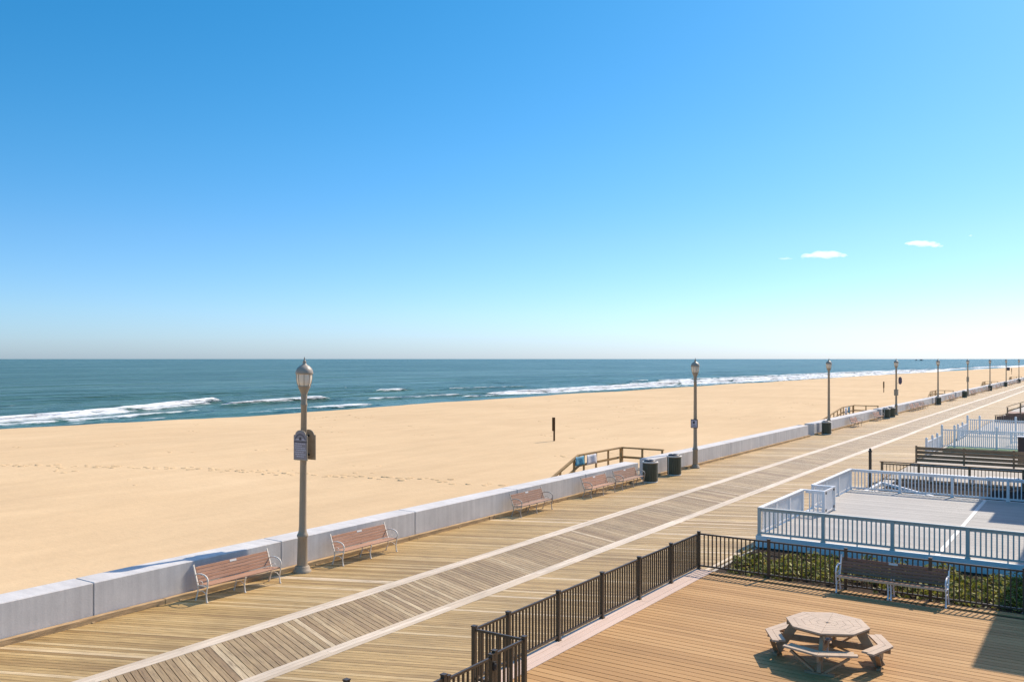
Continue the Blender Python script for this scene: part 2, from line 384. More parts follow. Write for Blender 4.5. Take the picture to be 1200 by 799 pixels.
def grid_mesh(name, X, Y, Z, mat, attrs=None):
    ny, nx = X.shape
    me = bpy.data.meshes.new(name)
    co = np.stack([X, Y, Z], -1).reshape(-1, 3)
    idx = np.arange(ny*nx).reshape(ny, nx)
    q = np.stack([idx[:-1, :-1], idx[1:, :-1], idx[1:, 1:], idx[:-1, 1:]], -1).reshape(-1, 4)
    me.from_pydata(co.tolist(), [], q.tolist())
    me.polygons.foreach_set('use_smooth', [True]*len(q))
    for k, v in (attrs or {}).items():
        a = me.attributes.new(k, 'FLOAT', 'POINT'); a.data.foreach_set('value', v.ravel().astype(np.float32))
    me.materials.append(mat); me.update()
    # upward normals
    if me.polygons[0].normal.z < 0: me.flip_normals()
    o = bpy.data.objects.new(name, me); C.objects.link(o)
    return o

# sand: u = 0 at the sea wall, 1 at the berm crest, then the foreshore under the water
ys = np.concatenate([np.linspace(-400, 0, 20)[:-1], np.arange(0, 130, .8), np.arange(130, 320, 2.0), np.geomspace(320, 6000, 60)])
us = np.concatenate([np.linspace(0, 1, 100), 1 + np.array([.01, .03, .06, .12, .25, .5, .9])])
U, Yg = np.meshgrid(us, ys)
cx = crest(Yg)
Xg = np.where(U <= 1, -20.5 + (cx + 20.5) * U, cx - (U - 1) * 70)
nz = smooth_noise(Xg * .045, Yg * .03, 2.0)
nz2 = smooth_noise(Xg * .35, Yg * .22, 5.0)
Zg = -.90 - .12 * np.clip(U, 0, 1) + .16 * nz * np.clip((-Xg - 22) / 10, 0, 1) + .035 * nz2
Zg = np.where(U > 1, -1.02 - (U - 1) * 70 * .13 + .1 * nz, Zg)
sand = grid_mesh('beach_sand', Xg, Yg, Zg, M['sand']); tag(sand, kind='structure')

# footprints: little hollows with kicked-up rims along a trail and a few strays
def sand_z(x, y):
    u = min(1, max(0, (x + 20.5) / (float(crest(y)) + 20.5)))
    n1 = mnoise.fractal((x*.045, y*.03, 2.0), 1.0, 2.0, 4); n2 = mnoise.fractal((x*.35, y*.22, 5.0), 1.0, 2.0, 4)
    return -.90 - .12*u + .16*n1*min(1, max(0, (-x-22)/10)) + .035*n2
fp = MB()
def footprint(x, y, ang, s=1.0):
    z = sand_z(x, y) - .01
    n = 9; ca, sa = math.cos(ang), math.sin(ang)
    vs = []
    for (ra, rb, h) in ((.34*s, .24*s, -.03), (.22*s, .15*s, .064*s), (.12*s, .07*s, .012)):
        for k in range(n):
            t = 2*math.pi*k/n; j = random.uniform(.8, 1.2)
            u = ra*math.cos(t)*j; v = rb*math.sin(t)*j
            vs.append((x + u*ca - v*sa, y + u*sa + v*ca, z + h*(random.uniform(.7, 1.3) if h > 0 else 1)))
    fs = []
    for i in range(2):
        for k in range(n): fs.append((i*n+k, i*n+(k+1) % n, (i+1)*n+(k+1) % n, (i+1)*n+k))
    fs.append(tuple(range(2*n, 3*n)))
    fp._add(vs, fs, True)
trail = [(-70,26.5),(-62.8,30.9),(-54.7,35.2),(-45.4,38.2),(-38.5,40.3),(-32.5,41.2),(-27.8,41.4),(-24.5,39.5)]
for rep in range(3):
    for i in range(len(trail)-1):
        a, b_ = Vector(trail[i]), Vector(trail[i+1]); d = b_ - a; st = int(d.length / .8)
        ang = math.atan2(d.y, d.x)
        for k in range(st):
            if random.random() < .2: continue
            p = a + d * ((k + random.random()*.6) / st)
            side = Vector((-d.y, d.x)).normalized() * (random.gauss(0, .28) + (rep-1)*.35)
            footprint(p.x + side.x, p.y + side.y, ang + random.gauss(0, .3), random.uniform(.6, 1.0))
for _ in range(70):
    x = random.uniform(-88, -24); y = random.uniform(25, 150)
    for k in range(random.randint(1, 4)):
        footprint(x + k*random.uniform(.4, .8), y + k*random.uniform(-.5, .5), random.uniform(0, 3), random.uniform(.45, .8))
for (px_, py_, n_) in ((-83, 79, 10), (-78, 83, 6), (-76, 132, 8), (-80, 260, 12), (-23.5, 33, 14), (-60, 120, 6)):
    for k in range(n_): footprint(px_ + random.gauss(0, 1.2), py_ + random.gauss(0, 2.2), random.uniform(0, 3), random.uniform(.7, 1.1))
tag(fp.build('footprints', M['sand']), 'trail of footprints trodden across the smooth sand', 'footprints', kind='stuff')

# ------------------------------------------------------------------ the sea
SEA = -3.0
xs = np.concatenate([[-50, -95], np.arange(-108, -190, -.6), np.arange(-190, -260, -2.0), -np.geomspace(260, 60000, 50)])
ysea = np.concatenate([-np.geomspace(4000, 30, 12), np.arange(0, 40, 4.0), np.arange(40, 330, .8), np.arange(330, 700, 3.0), np.geomspace(700, 60000, 60)])
Xs, Ys = np.meshgrid(xs, ysea)
sh = crest(Ys) + 93.0          # how far this stretch of shore is moved from the nominal line
Xn = Xs - np.where(Ys > 350, sh, sh * 0)
foam = np.zeros_like(Xs); Zs = np.full_like(Xs, SEA)
near = (Xs > -300) & (Ys < 1500) & (Ys > -200)
fade = np.clip((320 + Xs) / 120, 0, 1) * np.clip((1800 - Ys) / 800, 0, 1)
w1 = np.zeros_like(Xs); w2 = np.zeros_like(Xs); w3 = np.zeros_like(Xs)
ii = np.where(near)
w1[ii] = [mnoise.fractal((a*.035, b*.012, 1.0), 1.0, 2.0, 3) for a, b in zip(Xs[ii], Ys[ii])]
w2[ii] = [mnoise.fractal((a*.16, b*.06, 4.0), 1.0, 2.0, 4) for a, b in zip(Xs[ii], Ys[ii])]
w3[ii] = [mnoise.fractal((a*.5, b*.25, 8.0), 1.0, 2.0, 3) for a, b in zip(Xs[ii], Ys[ii])]
Zs += fade * (.30*w1 + .18*w2 + .07*w3)
wob = 1.6 * w1 + 1.0 * w2
def breaker(yk, xk, wk, ak, lead=.9):
    """a breaking roller: crest at X = xk(Y), white water wk wide on its shoreward side, crest height ak"""
    global Zs, foam
    xc = np.interp(Ys, yk, xk) + wob
    w = np.interp(Ys, yk, wk, left=0, right=0); a = np.interp(Ys, yk, ak, left=0, right=0)
    on = (Ys >= yk[0]) & (Ys <= yk[-1]) & near
    ends = np.clip((Ys - yk[0]) / 6, 0, 1) * np.clip((yk[-1] - Ys) / 6, 0, 1)
    d = Xn - xc                      # + towards the beach
    prof = np.where(d > 0, np.exp(-(d/1.5)**2), np.exp(-(d/3.2)**2))
    Zs = np.where(on, Zs + a * ends * prof, Zs)
    band = np.clip((d + lead) / .7, 0, 1) * np.exp(-np.clip(d, 0, None) / np.maximum(w, .3))
    foam = np.where(on, np.maximum(foam, band * (.30 + .70*np.clip(a/.7, 0, 1)) * ends * (1 + .45*w3 + .25*w2)), foam)
breaker([52, 60, 80, 100, 121, 126], [-137, -138, -141, -148, -157.5, -160], [9, 9, 7, 4, 2.6, 1], [.55, .6, .75, .95, 1.1, .2])
breaker([50, 62, 74, 90, 104], [-127, -127, -128, -131, -134], [4, 5, 4, 2.5, 1.5], [.25, .35, .4, .35, .2])
breaker([40, 60, 84, 100, 120], [-122, -121.5, -121, -120, -119.5], [1.8, 2.2, 2, 1.6, 1], [.15, .2, .3, .3, .1])
breaker([108, 116, 126, 140, 146], [-143, -144, -145, -145.5, -147], [1, 1.4, 1.6, 1.9, 1], [.5, .7, .9, 1.1, .2])
breaker([100, 118, 128, 136], [-122, -122, -123, -123], [2, 3, 3, 1], [.2, .5, .45, .2])
breaker([144, 152, 165, 180, 190], [-139, -139, -139, -138, -137], [1.5, 2.2, 2.2, 2, 1], [.3, .5, .45, .4, .2])
breaker([182, 188, 196, 204], [-171, -171, -171, -172], [1.2, 2.2, 2.2, 1], [.4, .8, .7, .2])
breaker([205, 215, 230, 250], [-166, -165, -163, -160], [1.5, 2, 2, 1.5], [.25, .4, .4, .2])
breaker([165, 172, 182, 190], [-128, -128, -128, -128], [1.5, 2.5, 2.5, 1], [.3, .5, .4, .2])
breaker([186, 205, 240, 340, 450, 560, 700, 900, 1400], [-135, -133, -131.5, -130.5, -129, -128, -128, -127, -126],
        [4, 6, 6.5, 8, 8, 8, 9, 9, 9], [.5, .95, 1.1, 1.1, 1.0, 1.0, 1.0, 1.0, .9])
breaker([290, 340, 420, 520, 800, 1300], [-147, -146, -143, -142, -142, -142], [3, 5, 6, 6, 6, 6], [.3, .75, .8, .8, .9, .9])
breaker([330, 360, 420, 560, 900], [-165, -163, -160, -160, -160], [2, 3, 3, 4, 4], [.3, .5, .45, .6, .5])
breaker([230, 300, 420, 600, 1200], [-119.5, -119, -119, -119, -119], [1.5, 3, 4, 4, 4], [.2, .35, .4, .45, .45])
# open-water flecks of white further out
fl = (Xs < -175) & near
foam = np.where(fl, np.maximum(foam, np.clip((w3 + .6*w2 - .78) * 2.2, 0, .75) * np.clip((300+Xs)/100, 0, 1)), foam)
shallow = np.clip(1 - (-Xn - 118) / 26, 0, 1) * .8
sea = grid_mesh('sea', Xs, Ys, Zs, M['sea'], {'foam': np.clip(foam, 0, 1), 'shallow': shallow})
tag(sea, kind='structure')

# ------------------------------------------------------------------ boardwalk of separate planks
def planks(mb, x0, x1, ya, yb, ang, w, gap, z, mi, th=.04):
    s_, c_ = math.sin(ang), math.cos(ang)
    smin = min(-x0*s_ + ya*c_, -x1*s_ + ya*c_); smax = max(-x0*s_ + yb*c_, -x1*s_ + yb*c_)
    n = int((smax - smin) / (w + gap))
    for k in range(n):
        s0 = smin + k*(w+gap); s1 = s0 + w
        f = lambda s, x: (s + x*s_) / c_
        dz = random.uniform(-.0015, .0015)
        pts = [(x0, f(s0, x0)), (x1, f(s0, x1)), (x1, f(s1, x1)), (x0, f(s1, x0))]
        vs = [(x, y, z+dz) for x, y in pts] + [(x, y, z-th) for x, y in pts]
        b = len(mb.v); mb.v.extend(vs)
        for fc in ((0,1,2,3), (4,5,1,0), (6,7,3,2)):
            mb.f.append(tuple(b+i for i in fc)); mb.sm.append(False); mb.mi.append(mi)
            for i in fc:
                x, y, _ = vs[i]; mb.uv.append((x*c_ + y*s_, -x*s_ + y*c_))
def long_planks(mb, xa, xb, n, ya, yb, z, mi, gap=.005, seg=4.2, th=.04):
    w = (xb - xa) / n
    for k in range(n):
        y = ya - random.uniform(0, seg)
        while y < yb:
            y2 = y + seg - .004
            dz = random.uniform(-.0015, .0015)
            pts = [(xa+k*w, max(y, ya)), (xa+(k+1)*w-gap, max(y, ya)), (xa+(k+1)*w-gap, min(y2, yb)), (xa+k*w, min(y2, yb))]
            vs = [(px, py, z+dz) for px, py in pts] + [(px, py, z-th) for px, py in pts]
            b = len(mb.v); mb.v.extend(vs)
            for fc in ((0,1,2,3), (5,6,2,1), (7,4,0,3)):
                mb.f.append(tuple(b+i for i in fc)); mb.sm.append(False); mb.mi.append(mi)
                for i in fc: mb.uv.append((vs[i][1], vs[i][0]))
            y += seg
BW0, BW1 = -12, 420
bw = MB()
planks(bw, -20.28, -16.835, BW0, BW1, R(23.5), .134, .013, 0, 0)
planks(bw, -16.395, -14.135, BW0, BW1, R(-22.5), .130, .017, 0, 1)
planks(bw, -13.715, -10.07, BW0, BW1, R(22.5), .134, .013, 0, 0)
planks(bw, -9.925, -8.86, 5.0, 13.45, 0.0, .136, .010, 0, 0)
long_planks(bw, -16.83, -16.40, 3, BW0, BW1, .001, 2)
long_planks(bw, -14.13, -13.72, 3, BW0, BW1, .001, 2)
long_planks(bw, -10.065, -9.93, 1, BW0, BW1, -.002, 0)
for _ in range(0): pass
tag(bw.build('boardwalk', [M['walk_gold'], M['walk_grey'], M['walk_pale']]), kind='structure')
tag(MB().box(-20.45, -15, -.25, -9.95, 425, -.045).build('boardwalk_joists', M['dark_gap']), kind='structure')
g = MB(); g._add([(-9.96,-400,-.06),(900,-400,-.06),(900,6000,-.06),(-9.96,6000,-.06)], [(0,1,2,3)])
tag(g.build('ground', M['paving']), kind='structure')

# ------------------------------------------------------------------ sea wall, kerb
WX0, WX1, WZ = -20.3, -21.1, .92
OPEN = [(42.0, 43.75), (73.4, 75.1), (99.4, 101.1), (156, 157.8), (226, 228), (292, 294)]
edges = [-10.0]
for a, b_ in OPEN: edges += [a, b_]
edges.append(430.0)
wl = ['long grey concrete sea wall nearest the camera, behind the pink benches', 'grey concrete sea wall from the first stair opening past the second lamp',
      'grey concrete sea wall between the third lamp and the second beach railing', 'grey concrete sea wall behind the fourth lamp and the cluster of pink benches',
      'distant grey concrete sea wall behind the sixth and seventh lamps', 'far grey concrete sea wall behind the eighth lamp', 'farthest pale concrete sea wall running out of the frame']
joints0 = [9.95, 12.1, 17.7, 23.5, 29.6, 35.8]
for i in range(0, len(edges), 2):
    a, b_ = edges[i], edges[i+1]
    cuts = [a]
    if i == 0: cuts += [-4.5, 1.2, 6.6, 12.15, 18.0, 24.1, 30.6, 36.4]
    else:
        k = max(1, round((b_ - a) / 6.0)); cuts += [a + (b_-a)*j/k for j in range(1, k)]
    cuts.append(b_)
    w = MB()
    for c0, c1 in zip(cuts[:-1], cuts[1:]):
        w.box(WX1, c0 + .012, -1.6, WX0, c1 - .012, WZ)
        if c1 != b_: w.box(WX1+.03, c1 - .02, -1.6, WX0-.03, c1 + .02, WZ - .03)
    o = w.build('sea_wall', M['concrete'], bevel=.018)
    tag(o, wl[i//2], 'sea wall', 'concrete sea wall along the boardwalk')
k = MB()
for i in range(0, len(edges), 2):
    y = edges[i]
    while y < edges[i+1]:
        y2 = min(y + 4.8, edges[i+1])
        k.box(-20.285, y+.006, -.01, -20.14 + random.uniform(-.006, .006), y2-.006, .135)
        yy = y + .4
        while yy < y2 - .3 and y < 120:
            k.box(-20.16, yy, -.01, -20.10, yy + .09, .028); yy += 2.4
        y = y2
tag(k.build('kerb', M['kerb_wood'], bevel=.01), kind='structure')

# ------------------------------------------------------------------ lamp posts
def make_lamp(label):
    t = thing('street_lamp', label, 'street lamp', group='street lamps along the sea wall')
    MB().lathe([(.27,0),(.27,.05),(.235,.075),(.215,.16),(.19,.19)], 20).build('base', M['lamp_metal'], t)
    MB().lathe([(.165,.15),(.155,.22),(.142,1.02),(.165,1.05),(.165,1.10),(.14,1.14),(.118,1.22),(.108,1.4),(.086,4.9),(.10,4.92),(.10,4.97),(.086,5.0),(.084,5.15)], 20).build('pole', M['lamp_metal'], t)
    ln = MB().lathe([(.084,5.12),(.10,5.2),(.085,5.24),(.12,5.34),(.175,5.46),(.185,5.50)], 20).build('lantern', M['lamp_metal'], t)
    MB().lathe([(.155,5.49),(.20,5.58),(.225,5.72),(.226,5.86)], 16).build('glass_globe', M['lamp_glass'], ln)
    rb = MB()
    for q in range(8):
        a = 2*math.pi*q/8
        rb.tube([(r_*math.cos(a), r_*math.sin(a), z) for r_, z in ((.17,5.48),(.204,5.58),(.229,5.72),(.23,5.87))], .008, 5)
    rb.build('cage', M['lamp_metal'], ln)
    MB().lathe([(.23,5.85),(.258,5.865),(.26,5.89),(.248,5.95),(.215,6.02),(.155,6.085),(.085,6.125),(.06,6.15),(.045,6.20),(.055,6.225),(.035,6.25),(.015,6.28),(.02,6.30),(.006,6.36)], 20).build('cap', M['lamp_cap'], ln)
    return t
lampY = [18.4, 48.6, 78.1, 107.0, 136.4, 167.9, 201.6, 235.3, 270.5]
ll = ['nearest tall taupe lamp post, beside the pink bench and carrying two arched signs', 'tall taupe lamp post beside the two green trash cans, with a small square notice',
      'tall taupe lamp post right behind a dark trash can, third from the camera', 'taupe lamp post with a hanging dark oval sign, fourth from the camera',
      'fifth lamp post from the camera, with a dark bin in front of its foot', 'sixth lamp post from the camera, beside a cluster of far benches', 'seventh lamp post from the camera, beyond the fourth beach railing',
      'eighth lamp post from the camera, with a small dark sign on its side', 'farthest lamp post at the right edge of the photo']
lamp0 = make_lamp(ll[0]); lamp0.location = (-19.85, lampY[0], 0)
# the first post leans a little inland, as in the photo
lamp0.rotation_euler = (0, R(.9), 0)
for y, lb in zip(lampY[1:], ll[1:]): dup(lamp0, (-19.88, y, 0), random.uniform(0, .7), lb)

# arched information boards on the first lamp, both facing along the walk
def arch_board(w, h, shoulder):
    pts = [(-w/2, 0), (w/2, 0), (w/2, h - shoulder), (w*.40, h - shoulder)]
    for q in range(11):
        a = math.pi*q/10
        pts.append((w*.39*math.cos(a), h - shoulder + shoulder*math.sin(a)))
    pts += [(-w*.40, h-shoulder), (-w/2, h-shoulder)]
    return pts
def lamp_sign(label, yoff, flip, z=3.32, lx=-19.74):
    t = thing('arched_sign', label, 'sign', (lx, lampY[0] + yoff, z), R(180) if flip else 0, 'arched signs on the nearest lamp')
    W_, H_ = .575, .89
    MB().slab(arch_board(W_, H_, .15), (0,.012,0), (1,0,0), (0,0,1), (0,-1,0), .024).build('board', M['sign_back'], t, bevel=.004)
    f = MB().slab([(u*.93, .03 + v*.945) for u, v in arch_board(W_, H_, .15)], (0,-.013,0), (1,0,0), (0,0,1), (0,-1,0), .004).build('face', M['sign_face'], t)
    d = MB()
    d.box(-.27, -.0195, .525, .27, -.0175, .56)                       # dark band
    for q in range(12):                                               # arc of lettering, illegible in the photo
        a = math.pi*(.13 + .74*q/11); r1_, r2_ = .19, .235
        c_, s_ = math.cos(a), math.sin(a)
        p = Vector((.235*c_, -.0185, .56 + .235*s_*.95)); q2 = Vector((.185*c_, -.0185, .56 + .185*s_*.95))
        d.bar(p, q2, .028, .002, up=(0,1,0))
    d.lathe([(.05,0),(.05,.002)], 12)
    for vi in range(len(d.v)-24-24, len(d.v)):                        # stand the emblem disc upright
        x, y, zz = d.v[vi]; d.v[vi] = (x, -.0175 - zz, .64 + y)
    d.build('dark_marks', M['sign_dark'], f)
    lt = MB()
    for q, (a, b_) in enumerate(((-.20,.20),(-.235,.06),(-.22,.21),(-.18,.235),(-.23,.15),(-.2,.22),(-.15,.16))):
        z0 = .475 - q*.062
        x = a
        while x < b_:
            wd = random.uniform(.03, .085); lt.box(x, -.0195, z0, min(x+wd, b_), -.0175, z0+.026); x += wd + .016
    lt.box(-.17, -.0195, .60, -.06, -.0175, .63); lt.box(.07, -.0195, .60, .18, -.0175, .63)
    lt.build('lettering', M['sign_light'], f)
    for zb in (.12, .68): MB().box(-.05, .012, zb, .05, .045, zb+.05).build('bracket', M['black'], t)
    return t
lamp_sign('arched grey-blue notice board facing the camera on the nearest lamp post', -.16, False)
lamp_sign('arched notice board seen from its tan back, behind the other on the nearest lamp', .16, True)
t = thing('notice_sign', 'small square white notice in a dark frame on the second lamp post', 'sign', (-19.88, lampY[1]-.14, 2.32))
MB().box(-.21, -.02, 0, .21, .02, .50).build('frame', M['sign_dark'], t, bevel=.004)
f = MB().box(-.165, -.026, .05, .165, -.0205, .45).build('face', M['sign_light'], t)
MB().box(-.09, -.029, .24, .05, -.0265, .40).box(-.11, -.029, .10, .11, -.0265, .13).box(-.11, -.029, .165, .07, -.0265, .195).build('dark_marks', M['sign_dark'], f)
t = thing('oval_sign', 'dark oval sign hanging beside the fourth lamp post', 'sign', (-19.88+.42, lampY[3], 3.45))
MB().slab([(.19*math.cos(a), .42 + .36*math.sin(a) + (.07 if math.sin(a) > 0 else -.07)) for a in [2*math.pi*q/20 for q in range(20)]], (0,.015,0), (1,0,0), (0,0,1), (0,-1,0), .03).build('face', plain('sign_purple', (.10,.075,.11), .5, .2, 5, 0), t)
MB().box(-.33, -.015, .74, .02, .015, .77).build('bracket', M['black'], t); MB().box(-.33, -.015, .1, -.17, .015, .13).build('bracket', M['black'], t)
for (li, z, w, h, lb) in ((3, 2.2, .40, .62, 'tan box fixed round the fourth lamp post below its oval sign'), (5, 2.4, .36, .8, 'tan box fixed round the sixth lamp post')):
    t = thing('junction_box', lb, 'box', (-19.88, lampY[li], z), 0, 'boxes on lamp posts')
    MB().box(-w/2, -w/2, 0, w/2, w/2, h).build('housing', M['sign_back'], t, bevel=.02)
    MB().box(-w/2-.02, -w/2-.02, h+.001, w/2+.02, w/2+.02, h+.05).build('lid', M['lamp_metal'], t)
t = thing('flag_sign', 'small dark square sign on the side of the eighth lamp post', 'sign', (-19.88, lampY[7], 3.6))
MB().box(.12, -.02, 0, .75, .02, .75).build('face', M['sign_dark'], t, bevel=.01)
MB().box(-.1, -.015, .68, .12, .015, .72).build('bracket', M['black'], t)

# ------------------------------------------------------------------ benches (length along local x, facing local -y)
def make_bench(name, label, Lg, slat, cast, front=None, mid=1, plaque=True, group=None, backslats=5):
    t = thing(name, label, 'bench', group=group)
    h = Lg/2
    st = MB()
    for q in range(5):
        y0 = -.255 + q*.084; z = .445 - q*.006
        st.bar((-h+.03, y0+.036, z), (h-.03, y0+.036, z), .070, .030, up=(0,.07,1))
    seat = st.build('seat', slat, t, bevel=.006)
    if front: MB().bar((-h+.03, -.265, .438), (h-.03, -.265, .438), .018, .05).build('front_slat', front, t, bevel=.004)
    bk = MB(); d = Vector((0, .155, .44)).normalized(); nrm = Vector((0, -d.z, d.y))
    step = .42 / backslats
    for q in range(backslats):
        p = Vector((0, .165, .465)) + d * (.035 + q*step)
        bk.bar(p - Vector((h-.03, 0, 0)), p + Vector((h-.03, 0, 0)), .028, step*.92, up=d)
    back = bk.build('backrest', slat, t, bevel=.006)
    if plaque:
        p = Vector((0, .165, .465)) + d * (.035 + (backslats-1)*step) + nrm*.016
        MB().bar(p - Vector((.11,0,0)), p + Vector((.11,0,0)), .006, .055, up=d).build('plaque', M['plaque'], back)
    def frame(x, arms):
        m = MB()
        m.tube([(x,-.235,0),(x,-.215,.05),(x,-.195,.18),(x,-.215,.32),(x,-.25,.425)], [.028,.02,.018,.018,.02], 7)
        m.tube([(x,.235,0),(x,.215,.05),(x,.165,.18),(x,.14,.30),(x,.145,.41)], [.028,.02,.018,.018,.02], 7)
        m.tube([(x,-.26,.425),(x,-.1,.418),(x,.06,.41),(x,.15,.40)], .018, 7)
        m.tube([(x,-.20,.2),(x,-.1,.27),(x,.0,.29),(x,.1,.26),(x,.165,.19)], .011, 6)
        m.bar((x,.145,.40), (x,.335,.915), .036, .036, up=(0,-1,.3)) if arms else m.bar((x,.185,.42), (x,.315,.80), .03, .03, up=(0,-1,.3))
        fr = m.build('side_frame' if arms else 'middle_frame', cast, t)
        if arms:
            m = MB()
            m.tube([(x,.245,.655),(x,.15,.70),(x,.02,.715),(x,-.12,.70),(x,-.215,.655),(x,-.262,.585),(x,-.262,.515),(x,-.235,.465),(x,-.195,.455)], [.016,.018,.02,.021,.021,.02,.018,.016,.013], 8)
            m.tube([(x,-.262,.53),(x,-.255,.45),(x,-.25,.42)], .015, 7)
            m.tube([(x,.17,.47),(x,.09,.53),(x,.0,.535),(x,-.05,.49),(x,-.03,.45)], .009, 6)
            m.build('armrest', cast, fr)
    frame(-h, True); frame(h, True)
    for q in range(mid): frame(0 if mid == 1 else (-.035 + .07*q), False)
    return t
G = 'benches along the sea wall'
FX = R(90)
bA = make_bench('bench', 'pink slatted bench with cream frame nearest the camera, against the wall', 2.44, M['slat_pink'], M['cast_cream'], group=G)
bA.location = (-19.58, 15.9, 0); bA.rotation_euler = (0,0,FX)
dup(bA, (-19.58, 20.82, 0), FX, 'pink slatted bench with cream frame just past the nearest lamp post')
bB = make_bench('bench', 'brown slatted bench standing alone, third from the camera along the wall', 2.36, M['slat_brown'], M['cast_grey'], group=G)
bB.location = (-19.62, 30.70, 0); bB.rotation_euler = (0,0,FX)
bC = make_bench('bench', 'rosy slatted bench, left of the pair in front of the near trash can', 2.30, M['slat_pink'], M['cast_grey'], group=G)
bC.location = (-19.62, 36.45, 0); bC.rotation_euler = (0,0,FX)
dup(bB, (-19.60, 39.55, 0), FX, 'brown slatted bench, right of the pair, touching the near trash can')
far = [(86.5, bC, 'small far bench between the third lamp and the second beach railing opening'),
       (96.6, bC, 'far bench just before the bins at the fourth lamp post'),
       (116.0, bC, 'pink far bench, nearest of the cluster between the fourth and fifth lamps'),
       (119.4, bC, 'pink far bench, middle of the cluster between the fourth and fifth lamps'),
       (123.0, bB, 'brown far bench, last of the cluster between the fourth and fifth lamps'),
       (146.5, bB, 'far bench beyond the fifth lamp, nearer of two'), (150.5, bC, 'far bench beyond the fifth lamp, farther of two, by a dark bin'),
       (172.0, bC, 'tiny far bench just past the sixth lamp'), (176.5, bB, 'second tiny far bench past the sixth lamp'),
       (187.0, bC, 'tiny far bench midway between the sixth and seventh lamps'), (196.0, bB, 'tiny far bench just before the seventh lamp'),
       (212.0, bC, 'tiny far bench just past the seventh lamp'), (219.0, bB, 'tiny far bench midway between the seventh and eighth lamps'),
       (243.0, bB, 'tiny far bench just past the eighth lamp'), (252.0, bC, 'tiny far bench midway between the eighth and last lamps'), (262.0, bB, 'tiny far bench just before the last lamp')]
for y, src, lb in far: dup(src, (-19.6 + random.uniform(-.08,.08), y, 0), FX + random.uniform(-.04,.04), lb)
bD = make_bench('bench', 'dark brown slatted bench with white frame on the tan deck by the fence', 2.62, M['slat_dark'], M['cast_white'], front=M['slat_edge'], mid=2)
bD.location = (-4.66, 24.42, .15)

# ------------------------------------------------------------------ litter bins
def make_can(label):
    t = thing('trash_can', label, 'trash can', group='trash cans along the sea wall')
    sl = MB()
    for q in range(22):
        a = 2*math.pi*q/22; r_ = .365
        p = Vector((r_*math.cos(a), r_*math.sin(a), 0))
        sl.bar(p + Vector((0,0,.06)), p + Vector((0,0,.98)), .088, .022, up=(math.cos(a), math.sin(a), 0))
    sl.build('slatted_body', M['can_green'], t)
    MB().lathe([(.33,.05),(.33,1.0)], 24).build('liner', M['can_lid'], t)
    MB().lathe([(.34,.98),(.40,.985),(.41,1.01),(.405,1.05),(.37,1.06),(.34,1.05)], 28).build('rim', M['can_frame'], t)
    MB().lathe([(.38,0),(.385,.05),(.37,.06)], 28).build('foot_ring', M['can_frame'], t)
    MB().lathe([(.335,1.03),(.32,1.10),(.25,1.14),(.12,1.15),(.10,1.12)], 24).build('lid', M['can_lid'], t)
    st = MB()
    for a in (R(22), R(205)):
        p = Vector((.385*math.cos(a), .385*math.sin(a), 0))
        st.bar(p + Vector((0,0,.05)), p + Vector((0,0,1.0)), .035, .014, up=(math.cos(a), math.sin(a), 0))
    st.build('strap', M['can_frame'], t)
    return t
c0 = make_can('dark green trash can at the end of the paired benches'); c0.location = (-19.52, 41.75, 0)
for (x, y, lb) in ((-19.62, 45.0, 'dark green trash can between the wall opening and the second lamp'), (-19.62, 76.3, 'dark trash can in front of the third lamp post'),
                   (-19.55, 102.6, 'dark trash can just before the fourth lamp post'), (-19.5, 134.0, 'dark brown trash can in front of the fifth lamp post'),
                   (-19.55, 100.0, 'dark trash can beside the far wall opening before the fourth lamp'),
                   (-19.6, 161.5, 'far dark bin before the sixth lamp post'), (-19.6, 199.0, 'far dark bin before the seventh lamp post'), (-19.6, 230.5, 'far dark bin before the eighth lamp post'),
                   (-19.6, 267.0, 'far dark bin at the foot of the last lamp post')):
    dup(c0, (x, y, 0), random.uniform(0, 1), lb)

